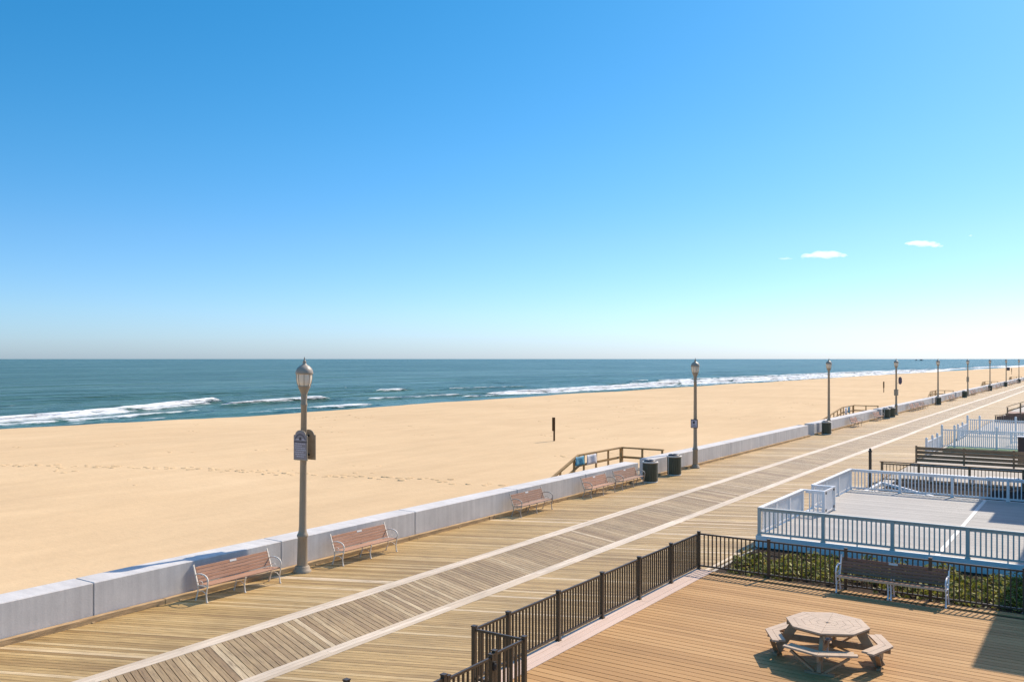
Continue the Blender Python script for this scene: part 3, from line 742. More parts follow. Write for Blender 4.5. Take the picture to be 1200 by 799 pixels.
# ------------------------------------------------------------------ wooden beach stairs with railings, behind the wall openings
def beach_stair(label, run, drop=1.0):
    """origin at the inland end of the landing; landing X -21.1..-23.8, local Y 0..5, flight runs to -Y"""
    t = thing('beach_stair', label, 'beach stairs', group='wooden beach stairs with railings')
    lan = MB()
    for q in range(35): lan.box(-2.75, .0 + q*.143, -.05, -.02, .136 + q*.143, -.01)
    lan.build('landing', M['rail_tread'], t)
    nst = max(5, int(run/.33))
    stp = MB()
    for q in range(nst):
        y1 = -q*run/nst; z = -.05 - (q+1)*drop/(nst+1)
        stp.box(-2.7, y1 - run/nst - .02, z-.04, -1.0, y1, z)
    for x in (-2.72, -.98): stp.bar((x, 0, -.2), (x, -run, -.2-drop), .05, .25)
    stp.build('steps', M['rail_tread'], t)
    Xs_ = -2.7
    sl = drop/run
    posts = [(Xs_, 4.95, .17, 1.08), (Xs_, 3.3, .09, 1.05), (Xs_, 1.85, .09, 1.05), (Xs_, .45, .09, 1.05), (Xs_, -.6, .11, 1.05 - .6*sl)]
    for q in range(1, int(run/1.5)+1): posts.append((Xs_, -.6 - q*1.45, .09, 1.05 - (.6+q*1.45)*sl))
    posts += [(-1.35, 4.95, .10, 1.05), (-.1, 4.95, .10, 1.05)]
    for (x, y, w, top) in posts: MB().box(x-w/2, y-w/2, -1.0, x+w/2, y+w/2, top).build('post', M['rail_wood'], t, bevel=.006)
    yb = -.1
    MB().bar((Xs_, 5.04, 1.10), (Xs_, yb, 1.10), .17, .085).build('handrail', M['rail_wood'], t)
    MB().bar((Xs_+.086, 4.95, 1.103), (-.02, 4.95, 1.103), .17, .085).build('handrail', M['rail_wood'], t)
    MB().bar((Xs_, yb-.01, 1.095), (Xs_, -run, 1.095-(run+yb)*sl), .16, .085).build('handrail', M['rail_wood'], t)
    MB().bar((Xs_+.03, 4.95, .55), (Xs_+.03, yb, .55), .04, .13).build('middle_rail', M['rail_wood'], t)
    MB().bar((Xs_+.08, 4.98, .55), (-.1, 4.98, .55), .04, .13).build('middle_rail', M['rail_wood'], t)
    MB().bar((Xs_+.03, yb-.03, .54), (Xs_+.03, -run, .54-(run+yb)*sl), .04, .13).build('middle_rail', M['rail_wood'], t)
    return t
stair_lab = ['nearest wooden beach stair railing, hung with a blue and a white banner', 'second wooden beach stair railing with a long sloping handrail, behind the third lamp',
             'far wooden beach stair railing behind the fifth lamp', 'far wooden beach stair railing behind the seventh lamp', 'farthest wooden beach stair railing at the right edge']
for (y, run, lb) in zip((42.0, 99.0, 156.0, 226.0, 292.0), (3.0, 9.0, 3.0, 3.0, 3.0), stair_lab):
    o = beach_stair(lb, run); o.location = (WX1, y, 0)
def banner(label, y0, y1, mat, z0=.56, z1=1.06, x=-23.70):
    n = 8; vs = []; fs = []
    for k in range(n+1):
        for j in range(5):
            u = k/n; v = j/4
            vs.append((x + .025*math.sin(u*9 + v*2), y0 + (y1-y0)*u, z0 + (z1-z0)*v + .02*math.sin(u*math.pi)*(-1)*(v > .5)))
    for k in range(n):
        for j in range(4): fs.append((k*5+j, (k+1)*5+j, (k+1)*5+j+1, k*5+j+1))
    m = MB(); m._add(vs, fs, True)
    o = m.build('banner', mat); s = o.modifiers.new('thick', 'SOLIDIFY'); s.thickness = .006
    tag(o, label, 'banner', 'banners on beach railings')
banner('blue and pale banner hanging on the nearest beach railing', 41.35, 42.35, M['banner_blue'])
banner('crumpled white and blue banner hanging on the nearest beach railing', 42.6, 43.75, M['banner_white'], .5)
banner('bluish banner hanging on the second beach railing', 99.6, 100.7, M['banner_white'], .3)
banner('dark blue banner hanging on the second beach railing', 101.0, 101.9, M['banner_blue'], .4)

# weathered marker posts on the sand
def beach_post(label, x, y, hgt):
    t = thing('beach_post', label, 'post', (x, y, sand_z(x, y)), R(25), 'marker posts on the sand')
    MB().lathe([(.085,-.4),(.08,.6),(.075,hgt-.02),(.05,hgt)], 10).build('pole', M['post_wood'], t)
    MB().box(-.17, -.13, hgt*.43, .10, -.085, hgt+.03).build('plank', M['post_wood'], t, bevel=.008)
beach_post('weathered dark wooden marker post alone on the sand, nearest', -40.6, 67.1, 2.05)
beach_post('thin dark marker post on the sand left of the fourth lamp', -40.2, 203, 2.3)
beach_post('tiny dark marker post on the far sand near the last lamps', -37.5, 470, 3.0)

# ------------------------------------------------------------------ tan deck with bronze metal fence
DZ = .15
dk = MB()
planks(dk, -9.52, 14.0, 13.6, 24.36, 0.0, .186, .021, DZ, 0, .03)
planks(dk, -8.59, 14.0, -6.0, 13.59, 0.0, .186, .021, DZ, 0, .03)
long_planks(dk, -10.07, -9.53, 3, 13.50, 24.72, DZ + .001, 1)
planks(dk, -9.52, 14.0, 24.365, 24.80, 0.0, .14, .006, DZ + .001, 2, .03)
long_planks(dk, -8.80, -8.60, 1, -6.0, 13.6, DZ + .002, 1)
tag(dk.build('timber_deck', [M['deck_tan'], M['deck_pink'], M['deck_tan']]), kind='structure')
tag(MB().box(-10.075, 13.5, -.05, 14, 24.80, DZ-.032).box(-8.85, -6, -.05, 14, 13.499, DZ-.032).build('timber_deck_base', plain('deck_joist', (.10,.055,.03), .8, .2, 3, 0)), kind='structure')

def metal_fence(label, pts, name='metal_fence', hgt=1.08, gate=False, pd=.078, skip_first=False, cat='fence', group='bronze metal fences'):
    p0 = Vector(pts[0])
    t = thing(name, label, cat, p0, 0, group)
    loc = [Vector(p) - p0 for p in pts]
    for i, p in enumerate(loc):
        if i == 0 and skip_first: continue
        m = MB(); w = pd/2
        m.box(p.x-w, p.y-w, p.z-.02, p.x+w, p.y+w, p.z+hgt)
        m.box(p.x-w-.008, p.y-w-.008, p.z+hgt+.001, p.x+w+.008, p.y+w+.008, p.z+hgt+.022)
        m.box(p.x-w-.018, p.y-w-.018, p.z+.001, p.x+w+.018, p.y+w+.018, p.z+.02)
        m.build('post', M['bronze'], t)
    for a, b_ in zip(loc[:-1], loc[1:]):
        d = (b_-a).normalized(); a2 = a + d*(pd/2+.002); b2 = b_ - d*(pd/2+.002)
        m = MB(); up = Vector((0,0,1))
        m.bar(a2 + up*(hgt-.055), b2 + up*(hgt-.055), .044, .044)
        m.bar(a2 + up*.10, b2 + up*.10, .044, .044)
        ln = (b2-a2).length; n = max(2, round(ln/.124))
        for q in range(1, n):
            p = a2 + d*(ln*q/n)
            m.bar(p + up*.123, p + up*(hgt-.078), .034, .030, up=d)
        m.build('fence_panel', M['bronze'], t)
    return t
FX_ = -10.0
metal_fence('long bronze picket fence between the boardwalk and the tan deck', [(FX_, y, DZ) for y in (13.6, 14.75, 16.7, 18.72, 20.72, 22.72, 24.72)])
metal_fence('bronze picket fence at the far end of the tan deck, behind the dark bench', [(x, 24.72, DZ) for x in (FX_, -7.93, -5.85, -3.78, -1.7, .4, 2.5, 4.6)], skip_first=True)
metal_fence('short bronze fence return at the gate recess of the tan deck', [(FX_, 13.6, DZ), (-8.87, 13.6, DZ)], skip_first=True)
metal_fence('short bronze fence length beside the gate latch', [(-8.87, 13.6, DZ), (-8.87, 12.66, DZ)], skip_first=True)
gt = metal_fence('bronze picket gate with black latch at the bottom edge of the photo', [(-8.87, 12.57, DZ), (-8.87, 11.33, DZ)], name='metal_gate', cat='gate', hgt=1.04)
MB().box(.034, -.02, .78, .075, .04, .93).lathe([(.03,.82),(.035,.86),(.03,.90)], 10, (.075,.0)).build('latch', M['black'], gt)
metal_fence('bronze fence return beyond the gate at the bottom edge of the photo', [(-8.87, 11.24, DZ), (-8.87, 10.3, DZ), (FX_, 10.2, DZ), (FX_, 8.2, DZ), (FX_, 6.2, DZ)])

# octagonal picnic table
def picnic_table():
    t = thing('picnic_table', 'weathered octagonal wooden picnic table with attached benches on the tan deck', 'picnic table', (-4.80, 18.74, DZ), R(6))
    Rr = .825; n8 = [(math.cos(R(45*k)), math.sin(R(45*k))) for k in range(8)]
    top = MB()
    # eight mitred wedges, each of five boards
    for k in range(8):
        a = Vector(n8[k]); b_ = Vector(n8[(k+1) % 8])
        for j in range(5):
            r0 = .06 + (Rr-.06)*j/5 + .003; r1_ = .06 + (Rr-.06)*(j+1)/5 - .003
            mid_ = (a+b_)/2; ts = .004
            def pt(r_, s): return (a*r_*(1-s) + b_*r_*s)
            e = .004 / max(r0, .05)
            poly = [pt(r0, e), pt(r1_, .004), pt(r1_, .996), pt(r0, 1-e)]
            top.prism([(p.x, p.y) for p in poly], .722, .752)
    tt = top.build('tabletop', M['table_top'], t)
    ap = MB()
    for k in range(8):
        a = Vector((*n8[k], 0)); b_ = Vector((*n8[(k+1) % 8], 0))
        ap.bar(a*.74 + Vector((0,0,.692)), b_*.74 + Vector((0,0,.692)), .02, .042)
    ap.build('apron', M['table_leg'], tt)
    MB().prism([(.062*c, .062*s) for c, s in n8], .55, .749).build('hub', M['table_leg'], t)
    MB().lathe([(.024,.748),(.026,.7545)], 12).build('umbrella_hole', M['black'], tt)
    MB().lathe([(.032,.03),(.032,.71)], 12).lathe([(.10,.40),(.10,.43)], 12).build('umbrella_sleeve', M['galv'], t)
    for k in range(4):
        th = R(90*k)
        rot = Matrix.Rotation(th, 3, 'Z')
        # seat: two boards' width following two sides of the octagon, corner outwards
        s = MB()
        for sd in (1, -1):
            A = Vector((1,0)); B = Vector((math.cos(R(45*sd)), math.sin(R(45*sd))))
            for (r0, r1_) in ((.965, 1.105), (1.112, 1.25)):
                def pt(r_, u): return A*r_*(1-u) + B*r_*u
                poly = [pt(r0, .003), pt(r1_, .003), pt(r1_, .80), pt(r0, .86)]
                if sd < 0: poly = poly[::-1]
                pp = [rot @ Vector((p.x, p.y, 0)) for p in poly]
                s.prism([(p.x, p.y) for p in pp], .415, .452)
        s.build('seat', M['table_top'], t)
        u = rot @ Vector((1,0,0)); v = rot @ Vector((0,1,0)); Z = Vector((0,0,1))
        MB().bar(u*.60 + Z*.70, u*1.02 + Z*.02, .19, .075, up=v).build('leg', M['table_leg'], t)
        bm_ = MB(); bm_.bar(u*.10 + Z*.355, u*1.2 + Z*.355, .045, .12)
        bm_.bar(u*.06 + v*.05 + Z*.665, u*.80 + v*.05 + Z*.665, .04, .07)
        bm_.build('beam', M['table_leg'], t)
        br = MB()
        for sd in (1, -1): br.bar(u*1.0 + v*.10*sd + Z*.06, u*1.0 + v*.55*sd + Z*.395, .04, .085, up=u)
        br.bar(u*1.0 - v*.28 + Z*.025, u*1.0 + v*.28 + Z*.025, .09, .045)
        br.build('brace', M['table_leg'], t)
picnic_table()

# ------------------------------------------------------------------ planting bed between the decks
tag(MB().box(-9.75, 24.82, -.2, 14, 29.42, -.012).build('soil_bed', M['soil']), kind='structure')
lf = MB()
def leaf(p, s):
    n = Vector((random.gauss(0,.6), random.gauss(0,.6), random.uniform(.3,1))).normalized()
    a = n.orthogonal().normalized(); a = Matrix.Rotation(random.uniform(0,6.28), 3, n) @ a; b_ = n.cross(a)
    lf._add([p - a*s, p - a*s*.2 + b_*s*.42, p + a*s, p - a*s*.2 - b_*s*.42], [(0,1,2,3)])
clumps = []
for _ in range(240):
    x = random.uniform(-9.3, 5.5); y = random.uniform(25.15, 28.2)
    if x < -8.2 and y > 27: continue
    clumps.append((x, y, random.uniform(.28, .55), random.uniform(.2, .46)))
for (x, y, r_, h_) in clumps:
    for _ in range(int(75 * r_/.4)):
        a = random.uniform(0, 6.28); q = random.random()**.5; el = random.uniform(0, 1)
        p = Vector((x + r_*q*math.cos(a), max(24.98, y + r_*q*math.sin(a)), h_*(1-q*q*.75)*(.55+.5*el)))
        leaf(p, random.uniform(.045, .095))
tag(lf.build('ground_cover', M['leaf']), 'low yellow-green leafy plants filling the bed behind the bronze fence', 'plants', kind='stuff')

# ------------------------------------------------------------------ grey deck with white railings
GZ = .35
gd = MB()
planks(gd, -9.78, -4.42, 29.62, 42.3, 0.0, .14, .005, GZ, 0, .03)
planks(gd, -4.26, 12, 29.62, 42.3, 0.0, .14, .005, GZ, 0, .03)
long_planks(gd, -4.415, -4.265, 1, 29.62, 42.3, GZ+.001, 1, seg=20)
m_white_board = boards('deck_white', [(0,(.66,.65,.62)),(1,(.7,.69,.66))], grain=.1, patch=.1, patchcol=(.55,.54,.52), broad=.04)
tag(gd.build('grey_deck', [M['deck_grey'], m_white_board]), kind='structure')
fb = MB(); fb.box(-9.86, 29.52, -.1, 12, 42.4, GZ-.033)
tag(fb.build('grey_deck_base', M['fascia']), kind='structure')
fb = MB(); fb.box(-9.90, 29.47, -.02, 12.0, 29.515, GZ+.004).box(-9.905, 29.52, -.02, -9.865, 42.4, GZ+.003).box(-9.86, 29.52, GZ-.03, 12, 29.61, GZ+.002).box(-9.86, 42.31, GZ-.03, 12, 42.4, GZ+.002).box(-9.86, 29.615, GZ-.03, -9.785, 42.3, GZ+.002)
tag(fb.build('grey_deck_fascia', M['fascia']), kind='structure')

def white_fence(label, pts, mat, name='white_railing', zt=.95, pw=.11, sp=.145, bw_=.042, cap=True, skip=(), feet=True, group='white vinyl railings', cat='railing', posttop=0.0):
    p0 = Vector(pts[0]); t = thing(name, label, cat, p0, 0, group)
    loc = [Vector(p)-p0 for p in pts]; up = Vector((0,0,1))
    for i, p in enumerate(loc):
        if i in skip: continue
        w = pw/2; m = MB()
        m.box(p.x-w, p.y-w, p.z-.02, p.x+w, p.y+w, p.z+zt-.045+posttop)
        if posttop: m.lathe([(pw*.75, zt-.044+posttop), (pw*.7, zt-.02+posttop), (.01, zt+.04+posttop)], 4, (p.x, p.y), False, rot=R(45))
        if feet: m.box(p.x-w-.02, p.y-w-.02, p.z+.004, p.x+w+.02, p.y+w+.02, p.z+.05)
        m.build('post', mat, t, bevel=.005)
    for a, b_ in zip(loc[:-1], loc[1:]):
        d = (b_-a).normalized(); a2 = a + d*(pw/2+.002); b2 = b_ - d*(pw/2+.002); m = MB()
        m.bar(a2 + up*(zt-.085), b2 + up*(zt-.085), .05, .075)
        m.bar(a2 + up*.10, b2 + up*.10, .05, .07)
        ln = (b2-a2).length; n = max(2, round(ln/sp))
        for q in range(1, n):
            p = a2 + d*(ln*q/n)
            m.bar(p + up*.136, p + up*(zt-.124), bw_, .032, up=d.cross(up))
        mid_ = (a2+b2)/2
        m.box(mid_.x-.02, mid_.y-.02, mid_.z, mid_.x+.02, mid_.y+.02, mid_.z+.065)
        m.build('railing_panel', mat, t)
    if cap:
        a, b_ = loc[0], loc[-1]; d = (b_-a).normalized()
        MB().bar(a - d*(pw/2) + up*(zt-.022), b_ + d*(pw/2) + up*(zt-.022), .145, .042).build('cap_rail', mat, t, bevel=.006)
    return t
WX = -9.80
fx = [WX, -7.70, -5.60, -3.50, -1.4, .7, 2.8]
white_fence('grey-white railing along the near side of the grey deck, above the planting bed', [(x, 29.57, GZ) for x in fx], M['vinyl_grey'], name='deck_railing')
white_fence('white railing along the far side of the grey deck', [(x, 42.28, GZ) for x in fx], M['vinyl'])
white_fence('white railing on the boardwalk side of the grey deck, near the camera', [(WX, y, GZ+.002) for y in (29.72, 31.3, 32.9, 34.6)], M['vinyl'], skip=(0,))
white_fence('white railing on the boardwalk side of the grey deck, beyond the gate', [(WX, y, GZ+.002) for y in (36.1, 38.0, 40.05, 42.13)], M['vinyl'], skip=(3,))
white_fence('short white railing return on the near side of the recessed gate', [(WX+.07, 34.6, GZ-.002), (WX+.80, 34.6, GZ-.002)], M['vinyl'], skip=(0,))
white_fence('short white railing return on the far side of the recessed gate', [(WX+.07, 36.1, GZ-.002), (WX+.80, 36.1, GZ-.002)], M['vinyl'], skip=(0,))
g = thing('white_gate', 'white picket gate with black hinges in the recess of the grey deck railing', 'gate', (WX+.80, 34.72, GZ))
m = MB(); m.box(-.025, 0, .86, .025, 1.26, .93).box(-.025, 0, .06, .025, 1.26, .13)
m.box(-.03, -.001, .05, .03, .06, .94).box(-.03, 1.2, .05, .03, 1.261, .94)
for q in range(9): m.box(-.016, .13+q*.12, .13, .016, .172+q*.12, .86)
m.build('leaf', M['vinyl'], g)
for (y, z) in ((.02,.80),(1.2,.80),(1.2,.14),(.02,.14)): MB().box(.031, y, z, .06, y+.09, z+.09).build('hinge', M['black'], g)

# ------------------------------------------------------------------ properties beyond
tag(MB().box(-9.2, 42.6, -.2, 12, 50.6, -.01).build('shaded_ground', plain('painted_shade', (.022,.018,.016), .95, .5, 4, .8)), kind='structure')  # near-black sheet added where house shade falls; the shade is in its colour
ed = thing('timber_edging', 'white timber edging lying along the darkened ground beyond the grey deck', 'edging')
MB().bar((-9.45, 47.6, .05), (-5.9, 43.2, .05), .12, .12).build('sleeper', M['vinyl'], ed)
MB().bar((-9.55, 47.7, .04), (-9.55, 42.7, .04), .12, .10).build('sleeper', M['vinyl'], ed)
wb = thing('white_bench', 'white plank bench standing on darkened ground beyond the grey deck', 'bench', (-6.6, 49.7, 0))
MB().box(-1.1, -.2, .40, 1.1, -.02, .44).box(-1.1, 0, .40, 1.1, .18, .44).build('seat', M['vinyl'], wb)
for x in (-.95, .95): MB().box(x-.05, -.17, 0, x+.05, .15, .398).build('leg', M['vinyl'], wb)
wb2 = dup(wb, (-4.0, 50.0, 0), .05, 'second white plank bench farther right on the darkened ground'); wb['group'] = wb2['group'] = 'white plank benches'
# tall bronze post
t = thing('wooden_post', 'lone dark brown post rising behind the corner of the far white railing', 'post', (-9.80, 46.3, 0))
MB().box(-.06, -.06, -.05, .06, .06, 1.72).build('shaft', M['bronze'], t)
MB().lathe([(.10,1.721),(.10,1.76),(.05,1.80),(.07,1.85),(.02,1.9)], 8).build('cap', M['bronze'], t)
# brown timber railing
def timber_rail(label, pts, top, mat, sp=.16, name='timber_railing'):
    p0 = Vector(pts[0]); t = thing(name, label, 'railing', p0, 0, 'brown timber railings')
    loc = [Vector(p)-p0 for p in pts]; up = Vector((0,0,1))
    for p in loc: MB().box(p.x-.055, p.y-.055, -.03, p.x+.055, p.y+.055, top-.03).build('post', mat, t)
    d = (loc[-1]-loc[0]).normalized()
    MB().bar(loc[0]-d*.1+up*top, loc[-1]+d*.1+up*top, .15, .055).build('handrail', M['rail_tread'] if False else mat, t)
    for a, b_ in zip(loc[:-1], loc[1:]):
        m = MB(); a2 = a+d*.058; b2 = b_-d*.058
        m.bar(a2+up*(top-.10), b2+up*(top-.10), .04, .07); m.bar(a2+up*.12, b2+up*.12, .04, .07)
        ln = (b2-a2).length; n = round(ln/sp)
        for q in range(1, n):
            p = a2+d*(ln*q/n); m.bar(p+up*.156, p+up*(top-.136), .03, .03, up=d)
        m.build('railing_panel', mat, t)
    return t
timber_rail('brown timber railing with thin balusters behind the far white railing', [(x, 48.8, 0) for x in (-9.75, -8.0, -5.7, -3.4, -1.1, 1.2)], 1.0, M['brown_stain'])
# horizontal slat fence
t = thing('slat_fence', 'dark brown fence of wide horizontal boards with narrow gaps', 'fence', (-9.78, 58.8, 0))
for x in (0, 2.62, 5.2, 7.8): MB().box(x-.05, -.05, -.03, x+.05, .05, 1.02).build('post', M['brown_stain'], t)
for a, b_ in ((.052, 2.568), (2.672, 5.148), (5.252, 7.748)):
    m = MB()
    for q in range(4): m.box(a, -.02, .06 + q*.235, b_, .02, .06 + q*.235 + .19)
    m.build('board_panel', M['brown_stain'], t)
# dark privacy panel
t = thing('privacy_panel', 'dark brown upright panel with a pale cap at the right edge of the photo', 'panel', (-4.6, 61.8, 0))
MB().box(0, 0, -.03, 3.4, .25, 1.56).build('body', M['dark_panel'], t)
MB().box(-.06, -.06, 1.562, 3.46, .31, 1.62).build('cap', M['vinyl'], t)
# second and third white fenced patios
tag(MB().box(-9.5, 67.2, -.05, 10, 70.6, .10).build('turf_patio', M['turf']), kind='structure')
white_fence('second white picket railing with tall posts above green turf', [(x, 69.0, .10) for x in (-9.8, -9.0, -6.4, -3.8, -1.2, 1.4)], M['vinyl'], zt=1.30, pw=.14, sp=.125, bw_=.055, posttop=.24, cap=False, feet=False)
white_fence('low white railing running along the walk before the second picket railing', [(-9.8, y, 0) for y in (62.6, 64.9, 66.9, 68.85)], M['vinyl'], zt=1.0, pw=.14, sp=.2, posttop=.2, cap=False, feet=False, skip=(3,))
white_fence('third white picket railing, farthest back, with tall posts', [(x, 82.6, .05) for x in (-9.8, -8.9, -6.3, -3.7, -1.1, 1.5)], M['vinyl'], zt=1.30, pw=.15, sp=.14, bw_=.065, posttop=.24, cap=False, feet=False)
white_fence('low white railing running along the walk before the third picket railing', [(-9.8, y, 0) for y in (77.0, 79.5, 82.4)], M['vinyl'], zt=1.0, pw=.14, sp=.2, posttop=.2, cap=False, feet=False, skip=(2,))
white_fence('white picket railing across the turf between the two patios', [(x, 74.5, .10) for x in (-6.0, -3.6, -1.2, 1.2)], M['vinyl'], zt=.9, pw=.13, sp=.2, bw_=.06, cap=True, feet=False)
# far brown stair and fence
t = thing('brown_fence', 'reddish brown board fence far away at the right edge of the photo', 'fence', (-9.4, 101.5, 0))
m = MB()
for q in range(30): m.box(q*.2, -.02, -.03, q*.2+.19, .02, .55 + min(.55, q*.03))
m.build('board_panel', M['red_stain'], t)
MB().bar((-.2,0,.62), (2.4,0,.95), .12, .05).build('cap_rail', M['brown_stain'], t)
for x in (-.1, 2.4): MB().box(x-.06, -.1, -.03, x+.06, .0, .9 if x > 0 else .58).build('post', M['brown_stain'], t)
t = thing('stair_railing', 'dark brown stair railing far away above the reddish fence', 'railing', (-9.0, 108, 0))
for (x, h_) in ((0, 1.15), (1.2, 1.6), (2.4, 2.05)): MB().box(x-.07, -.07, -.03, x+.07, .07, h_).build('post', M['brown_stain'], t)
MB().bar((-.1,0,1.2), (2.5,0,2.15), .14, .06).build('handrail', M['brown_stain'], t)
MB().bar((0,0,.75), (2.4,0,1.65), .05, .12).build('middle_rail', M['brown_stain'], t)
MB().box(-.2, .3, -.03, 6, 4, .5).build('landing', M['red_stain'], t)

# ------------------------------------------------------------------ the houses on the inland side (just out of frame; they shade the decks)
def house(label, x0, y0, x1, y1, h_):
    """x0,y0..y1 is the edge of the roof overhang; the walls stand 4 m further inland, with balconies between"""
    t = thing('beach_house', label, 'house', (x0, y0, 0), 0, 'beach houses on the inland side')
    D = 4.0; ly = y1-y0
    MB().box(D, .3, -.1, x1-x0, ly-.01, h_).build('wall', M['stucco'], t)
    MB().box(0, 0, h_-.12, x1-x0, ly, h_+.12).build('roof', M['vinyl'], t)
    for z in (2.7, 5.4):
        bl = MB().box(.6, .5, z-.1, D-.003, ly-.5, z+.1).build('balcony', M['vinyl'], t)
        m = MB(); m.box(.62, .52, z+1.0, .70, ly-.52, z+1.06)
        y = .6
        while y < ly-.6: m.box(.64, y, z+.1, .68, y+.04, z+1.0); y += .16
        m.build('balustrade', M['vinyl'], bl)
    y = .6
    while y < ly:
        MB().box(.3, y-.08, -.05, .46, y+.08, h_-.121).build('column', M['vinyl'], t); y += max(2.0, (ly-1.2)/max(1, round(ly/5)))
    for z in (.2, 2.9, 5.6):
        y = 1.0
        while y + 1.8 < ly:
            w = MB().box(D-.05, y, z, D-.003, y+1.6, z+2.0).build('window', M['vinyl'], t)
            MB().box(D-.07, y+.08, z+.08, D-.052, y+1.52, z+1.92).build('pane', M['glass'], w)
            y += 2.6
SX, SY = .247/.949, .969/.949
Hh = 8.2
house('pale two-storey beach house beside the planting bed', -2.42 + SX*8.05, 20.0 + SY*8.05, 16, 44.9, Hh)
house('pale two-storey beach house set forward beyond the grey deck', -3.85 + SX*7.9, 36.0 + SY*7.9 + .6, 14, 47.2, Hh-.1)
house('tall pale beach house past the darkened ground', -4.72 + SX*7.8, 38.75 + SY*7.8 + .3, 13, 56.5, Hh-.2)

# ------------------------------------------------------------------ boats on the horizon
def boat(label, px, dist, ln):
    d = Vector((-.5577*1042 + .830*(px-600), .830*1042 + .5577*(px-600), 0)).normalized()*dist
    t = thing('fishing_boat', label, 'boat', (d.x, d.y, SEA), R(60), 'boats on the horizon')
    MB().slab([(-ln/2,0),(ln*.42,0),(ln*.55,ln*.14),(ln*.3,ln*.11),(-ln/2,ln*.09)], (0,-ln*.12,0), (1,0,0), (0,0,1), (0,1,0), ln*.24).build('hull', M['hull'], t)
    MB().box(-ln*.1, -ln*.08, ln*.1, ln*.2, ln*.08, ln*.24).build('cabin', M['hull'], t)
    MB().tube([(-ln*.15,0,ln*.1),(-ln*.15,0,ln*.36)], ln*.012, 6).build('mast', M['hull'], t)
boat('dark fishing boat on the horizon near the right, the larger of two', 1079.5, 5200, 26)
boat('small low dark boat on the horizon, left of the larger one', 1073.5, 5600, 22)

# ------------------------------------------------------------------ clouds
def cloud(label, px, py, wpx, hpx, dist=9000.0, seed=1, lean=0.0):
    rr = random.Random(seed)
    k = dist/1042.0
    F = Vector((-.5577,.830,0)); Rv = Vector((.830,.5577,0)); Z = Vector((0,0,1))
    base = F*dist + Rv*((px-600)*k) + Z*((420.5-py)*k + 6.3)
    bm_ = MB()
    w = wpx*k; h_ = hpx*k
    n = max(9, int(wpx*.9))
    import bmesh
    bm = bmesh.new()
    for i in range(n):
        u = (i+.5)/n*2-1
        env = (1-abs(u)**1.6)
        r_ = h_*(.12 + .34*env)*rr.uniform(.6,1.2)
        c = Rv*(u*w/2 + rr.gauss(0, w*.03)) + F*rr.gauss(0, w*.12) + Z*(r_*.6 - h_*.3 + lean*u*h_ + rr.uniform(0,.2)*h_*env)
        mat = Matrix.Translation(c) @ Matrix.Rotation(rr.uniform(0,3),4,'Z') @ Matrix.Diagonal((r_*rr.uniform(1.2,2.0), r_*rr.uniform(1.2,2.0), r_*rr.uniform(.6,.9), 1))
        bmesh.ops.create_icosphere(bm, subdivisions=2, radius=1.0, matrix=mat)
    me = bpy.data.meshes.new('cloud'); bm.to_mesh(me); bm.free()
    me.materials.append(M['cloud'])
    o = bpy.data.objects.new('cloud', me); C.objects.link(o); o.location = base
    rm = o.modifiers.new('merge', 'REMESH'); rm.mode = 'VOXEL'; rm.voxel_size = max(3.0, h_*.07)
    tag(o, label, 'cloud', 'small white clouds over the sea')
M['cloud'] = cloud_mat(.007)
cloud('largest puffy white cloud, low over the sea', 968, 298.5, 46, 10, seed=3)
cloud('small round white cloud just left of the largest one', 946, 299.8, 14, 6.5, seed=4)
cloud('thin wisp of white cloud at the left end of the cloud row', 920, 303, 18, 3.6, seed=5)
cloud('long flat white cloud, highest of the larger ones on the right', 1083, 285.5, 46, 8.5, seed=6, lean=-.15)
cloud('tiny white cloud nearest the right edge', 1138, 276, 9, 2.6, seed=7)

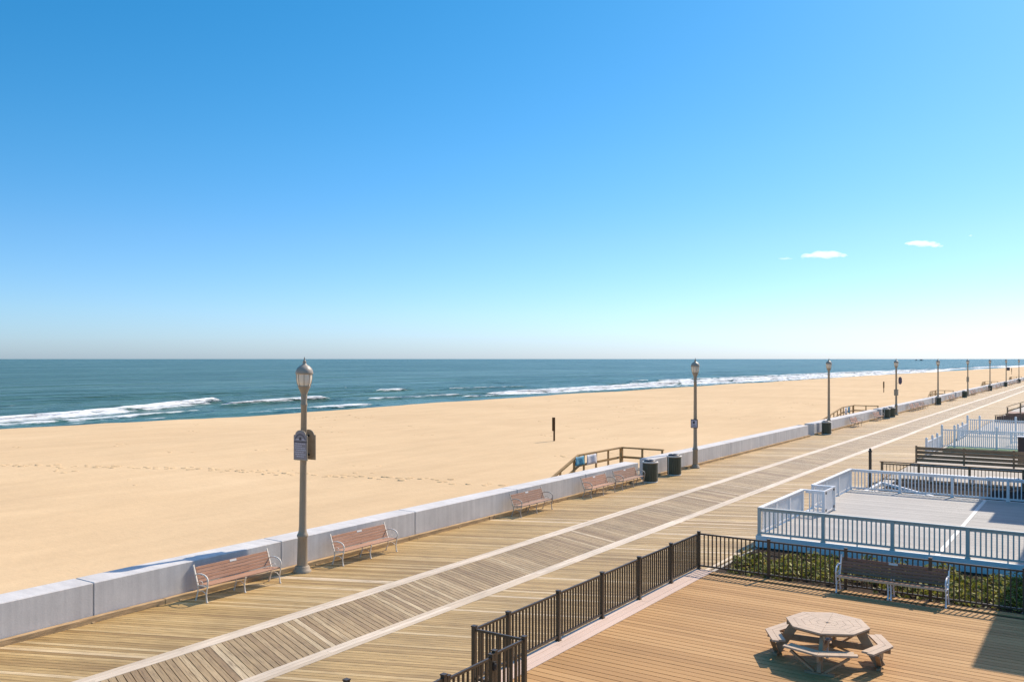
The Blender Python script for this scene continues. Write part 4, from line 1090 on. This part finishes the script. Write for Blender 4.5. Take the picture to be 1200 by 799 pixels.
# ------------------------------------------------------------------ camera, light, sky
cam = bpy.data.cameras.new('camera'); co = bpy.data.objects.new('camera', cam); C.objects.link(co)
co.location = (0, 0, 6.3); co.rotation_euler = (R(90), 0, math.atan(700/1042))
cam.sensor_width = 36; cam.lens = 36*1042/1200; cam.shift_y = 21/1200
cam.clip_start = .1; cam.clip_end = 120000
scene.camera = co

EL, AZ = R(43.5), R(13.2)          # azimuth from +Y towards +X
sd = Vector((math.sin(AZ)*math.cos(EL), math.cos(AZ)*math.cos(EL), math.sin(EL)))
sl = bpy.data.lights.new('sun', 'SUN'); sl.energy = 4.05; sl.angle = R(.53); sl.color = (1.0, .875, .71)
so = bpy.data.objects.new('sun', sl); C.objects.link(so); so.rotation_euler = (-sd).to_track_quat('-Z', 'Y').to_euler(); so.location = (0, 0, 50)
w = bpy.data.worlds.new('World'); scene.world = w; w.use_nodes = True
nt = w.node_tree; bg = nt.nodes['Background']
sk = nt.nodes.new('ShaderNodeTexSky'); sk.sky_type = 'NISHITA'; sk.sun_disc = False
sk.sun_elevation = EL; sk.sun_rotation = AZ; sk.altitude = 0; sk.air_density = .8; sk.dust_density = .5; sk.ozone_density = 6.0
hs = nt.nodes.new('ShaderNodeHueSaturation'); hs.inputs['Saturation'].default_value = 1.26; hs.inputs['Hue'].default_value = .5 - 4/360
nt.links.new(sk.outputs[0], hs.inputs['Color'])
# sky tint by elevation: no yellow horizon band; overhead stop added to fill shade
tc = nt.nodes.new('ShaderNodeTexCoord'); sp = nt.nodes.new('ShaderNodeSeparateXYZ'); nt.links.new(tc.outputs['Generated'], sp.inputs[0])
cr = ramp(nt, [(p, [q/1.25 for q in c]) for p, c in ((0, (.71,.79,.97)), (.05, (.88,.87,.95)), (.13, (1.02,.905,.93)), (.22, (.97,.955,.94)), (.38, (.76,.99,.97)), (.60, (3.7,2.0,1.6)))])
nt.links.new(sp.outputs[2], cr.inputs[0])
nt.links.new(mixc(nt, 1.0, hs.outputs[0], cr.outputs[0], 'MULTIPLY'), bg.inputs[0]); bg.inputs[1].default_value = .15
scene.view_settings.view_transform = 'Standard'; scene.view_settings.look = 'None'
scene.view_settings.exposure = .52; scene.view_settings.gamma = 1
try: scene.cycles.volume_bounces = 12; scene.cycles.max_bounces = 14
except Exception: pass
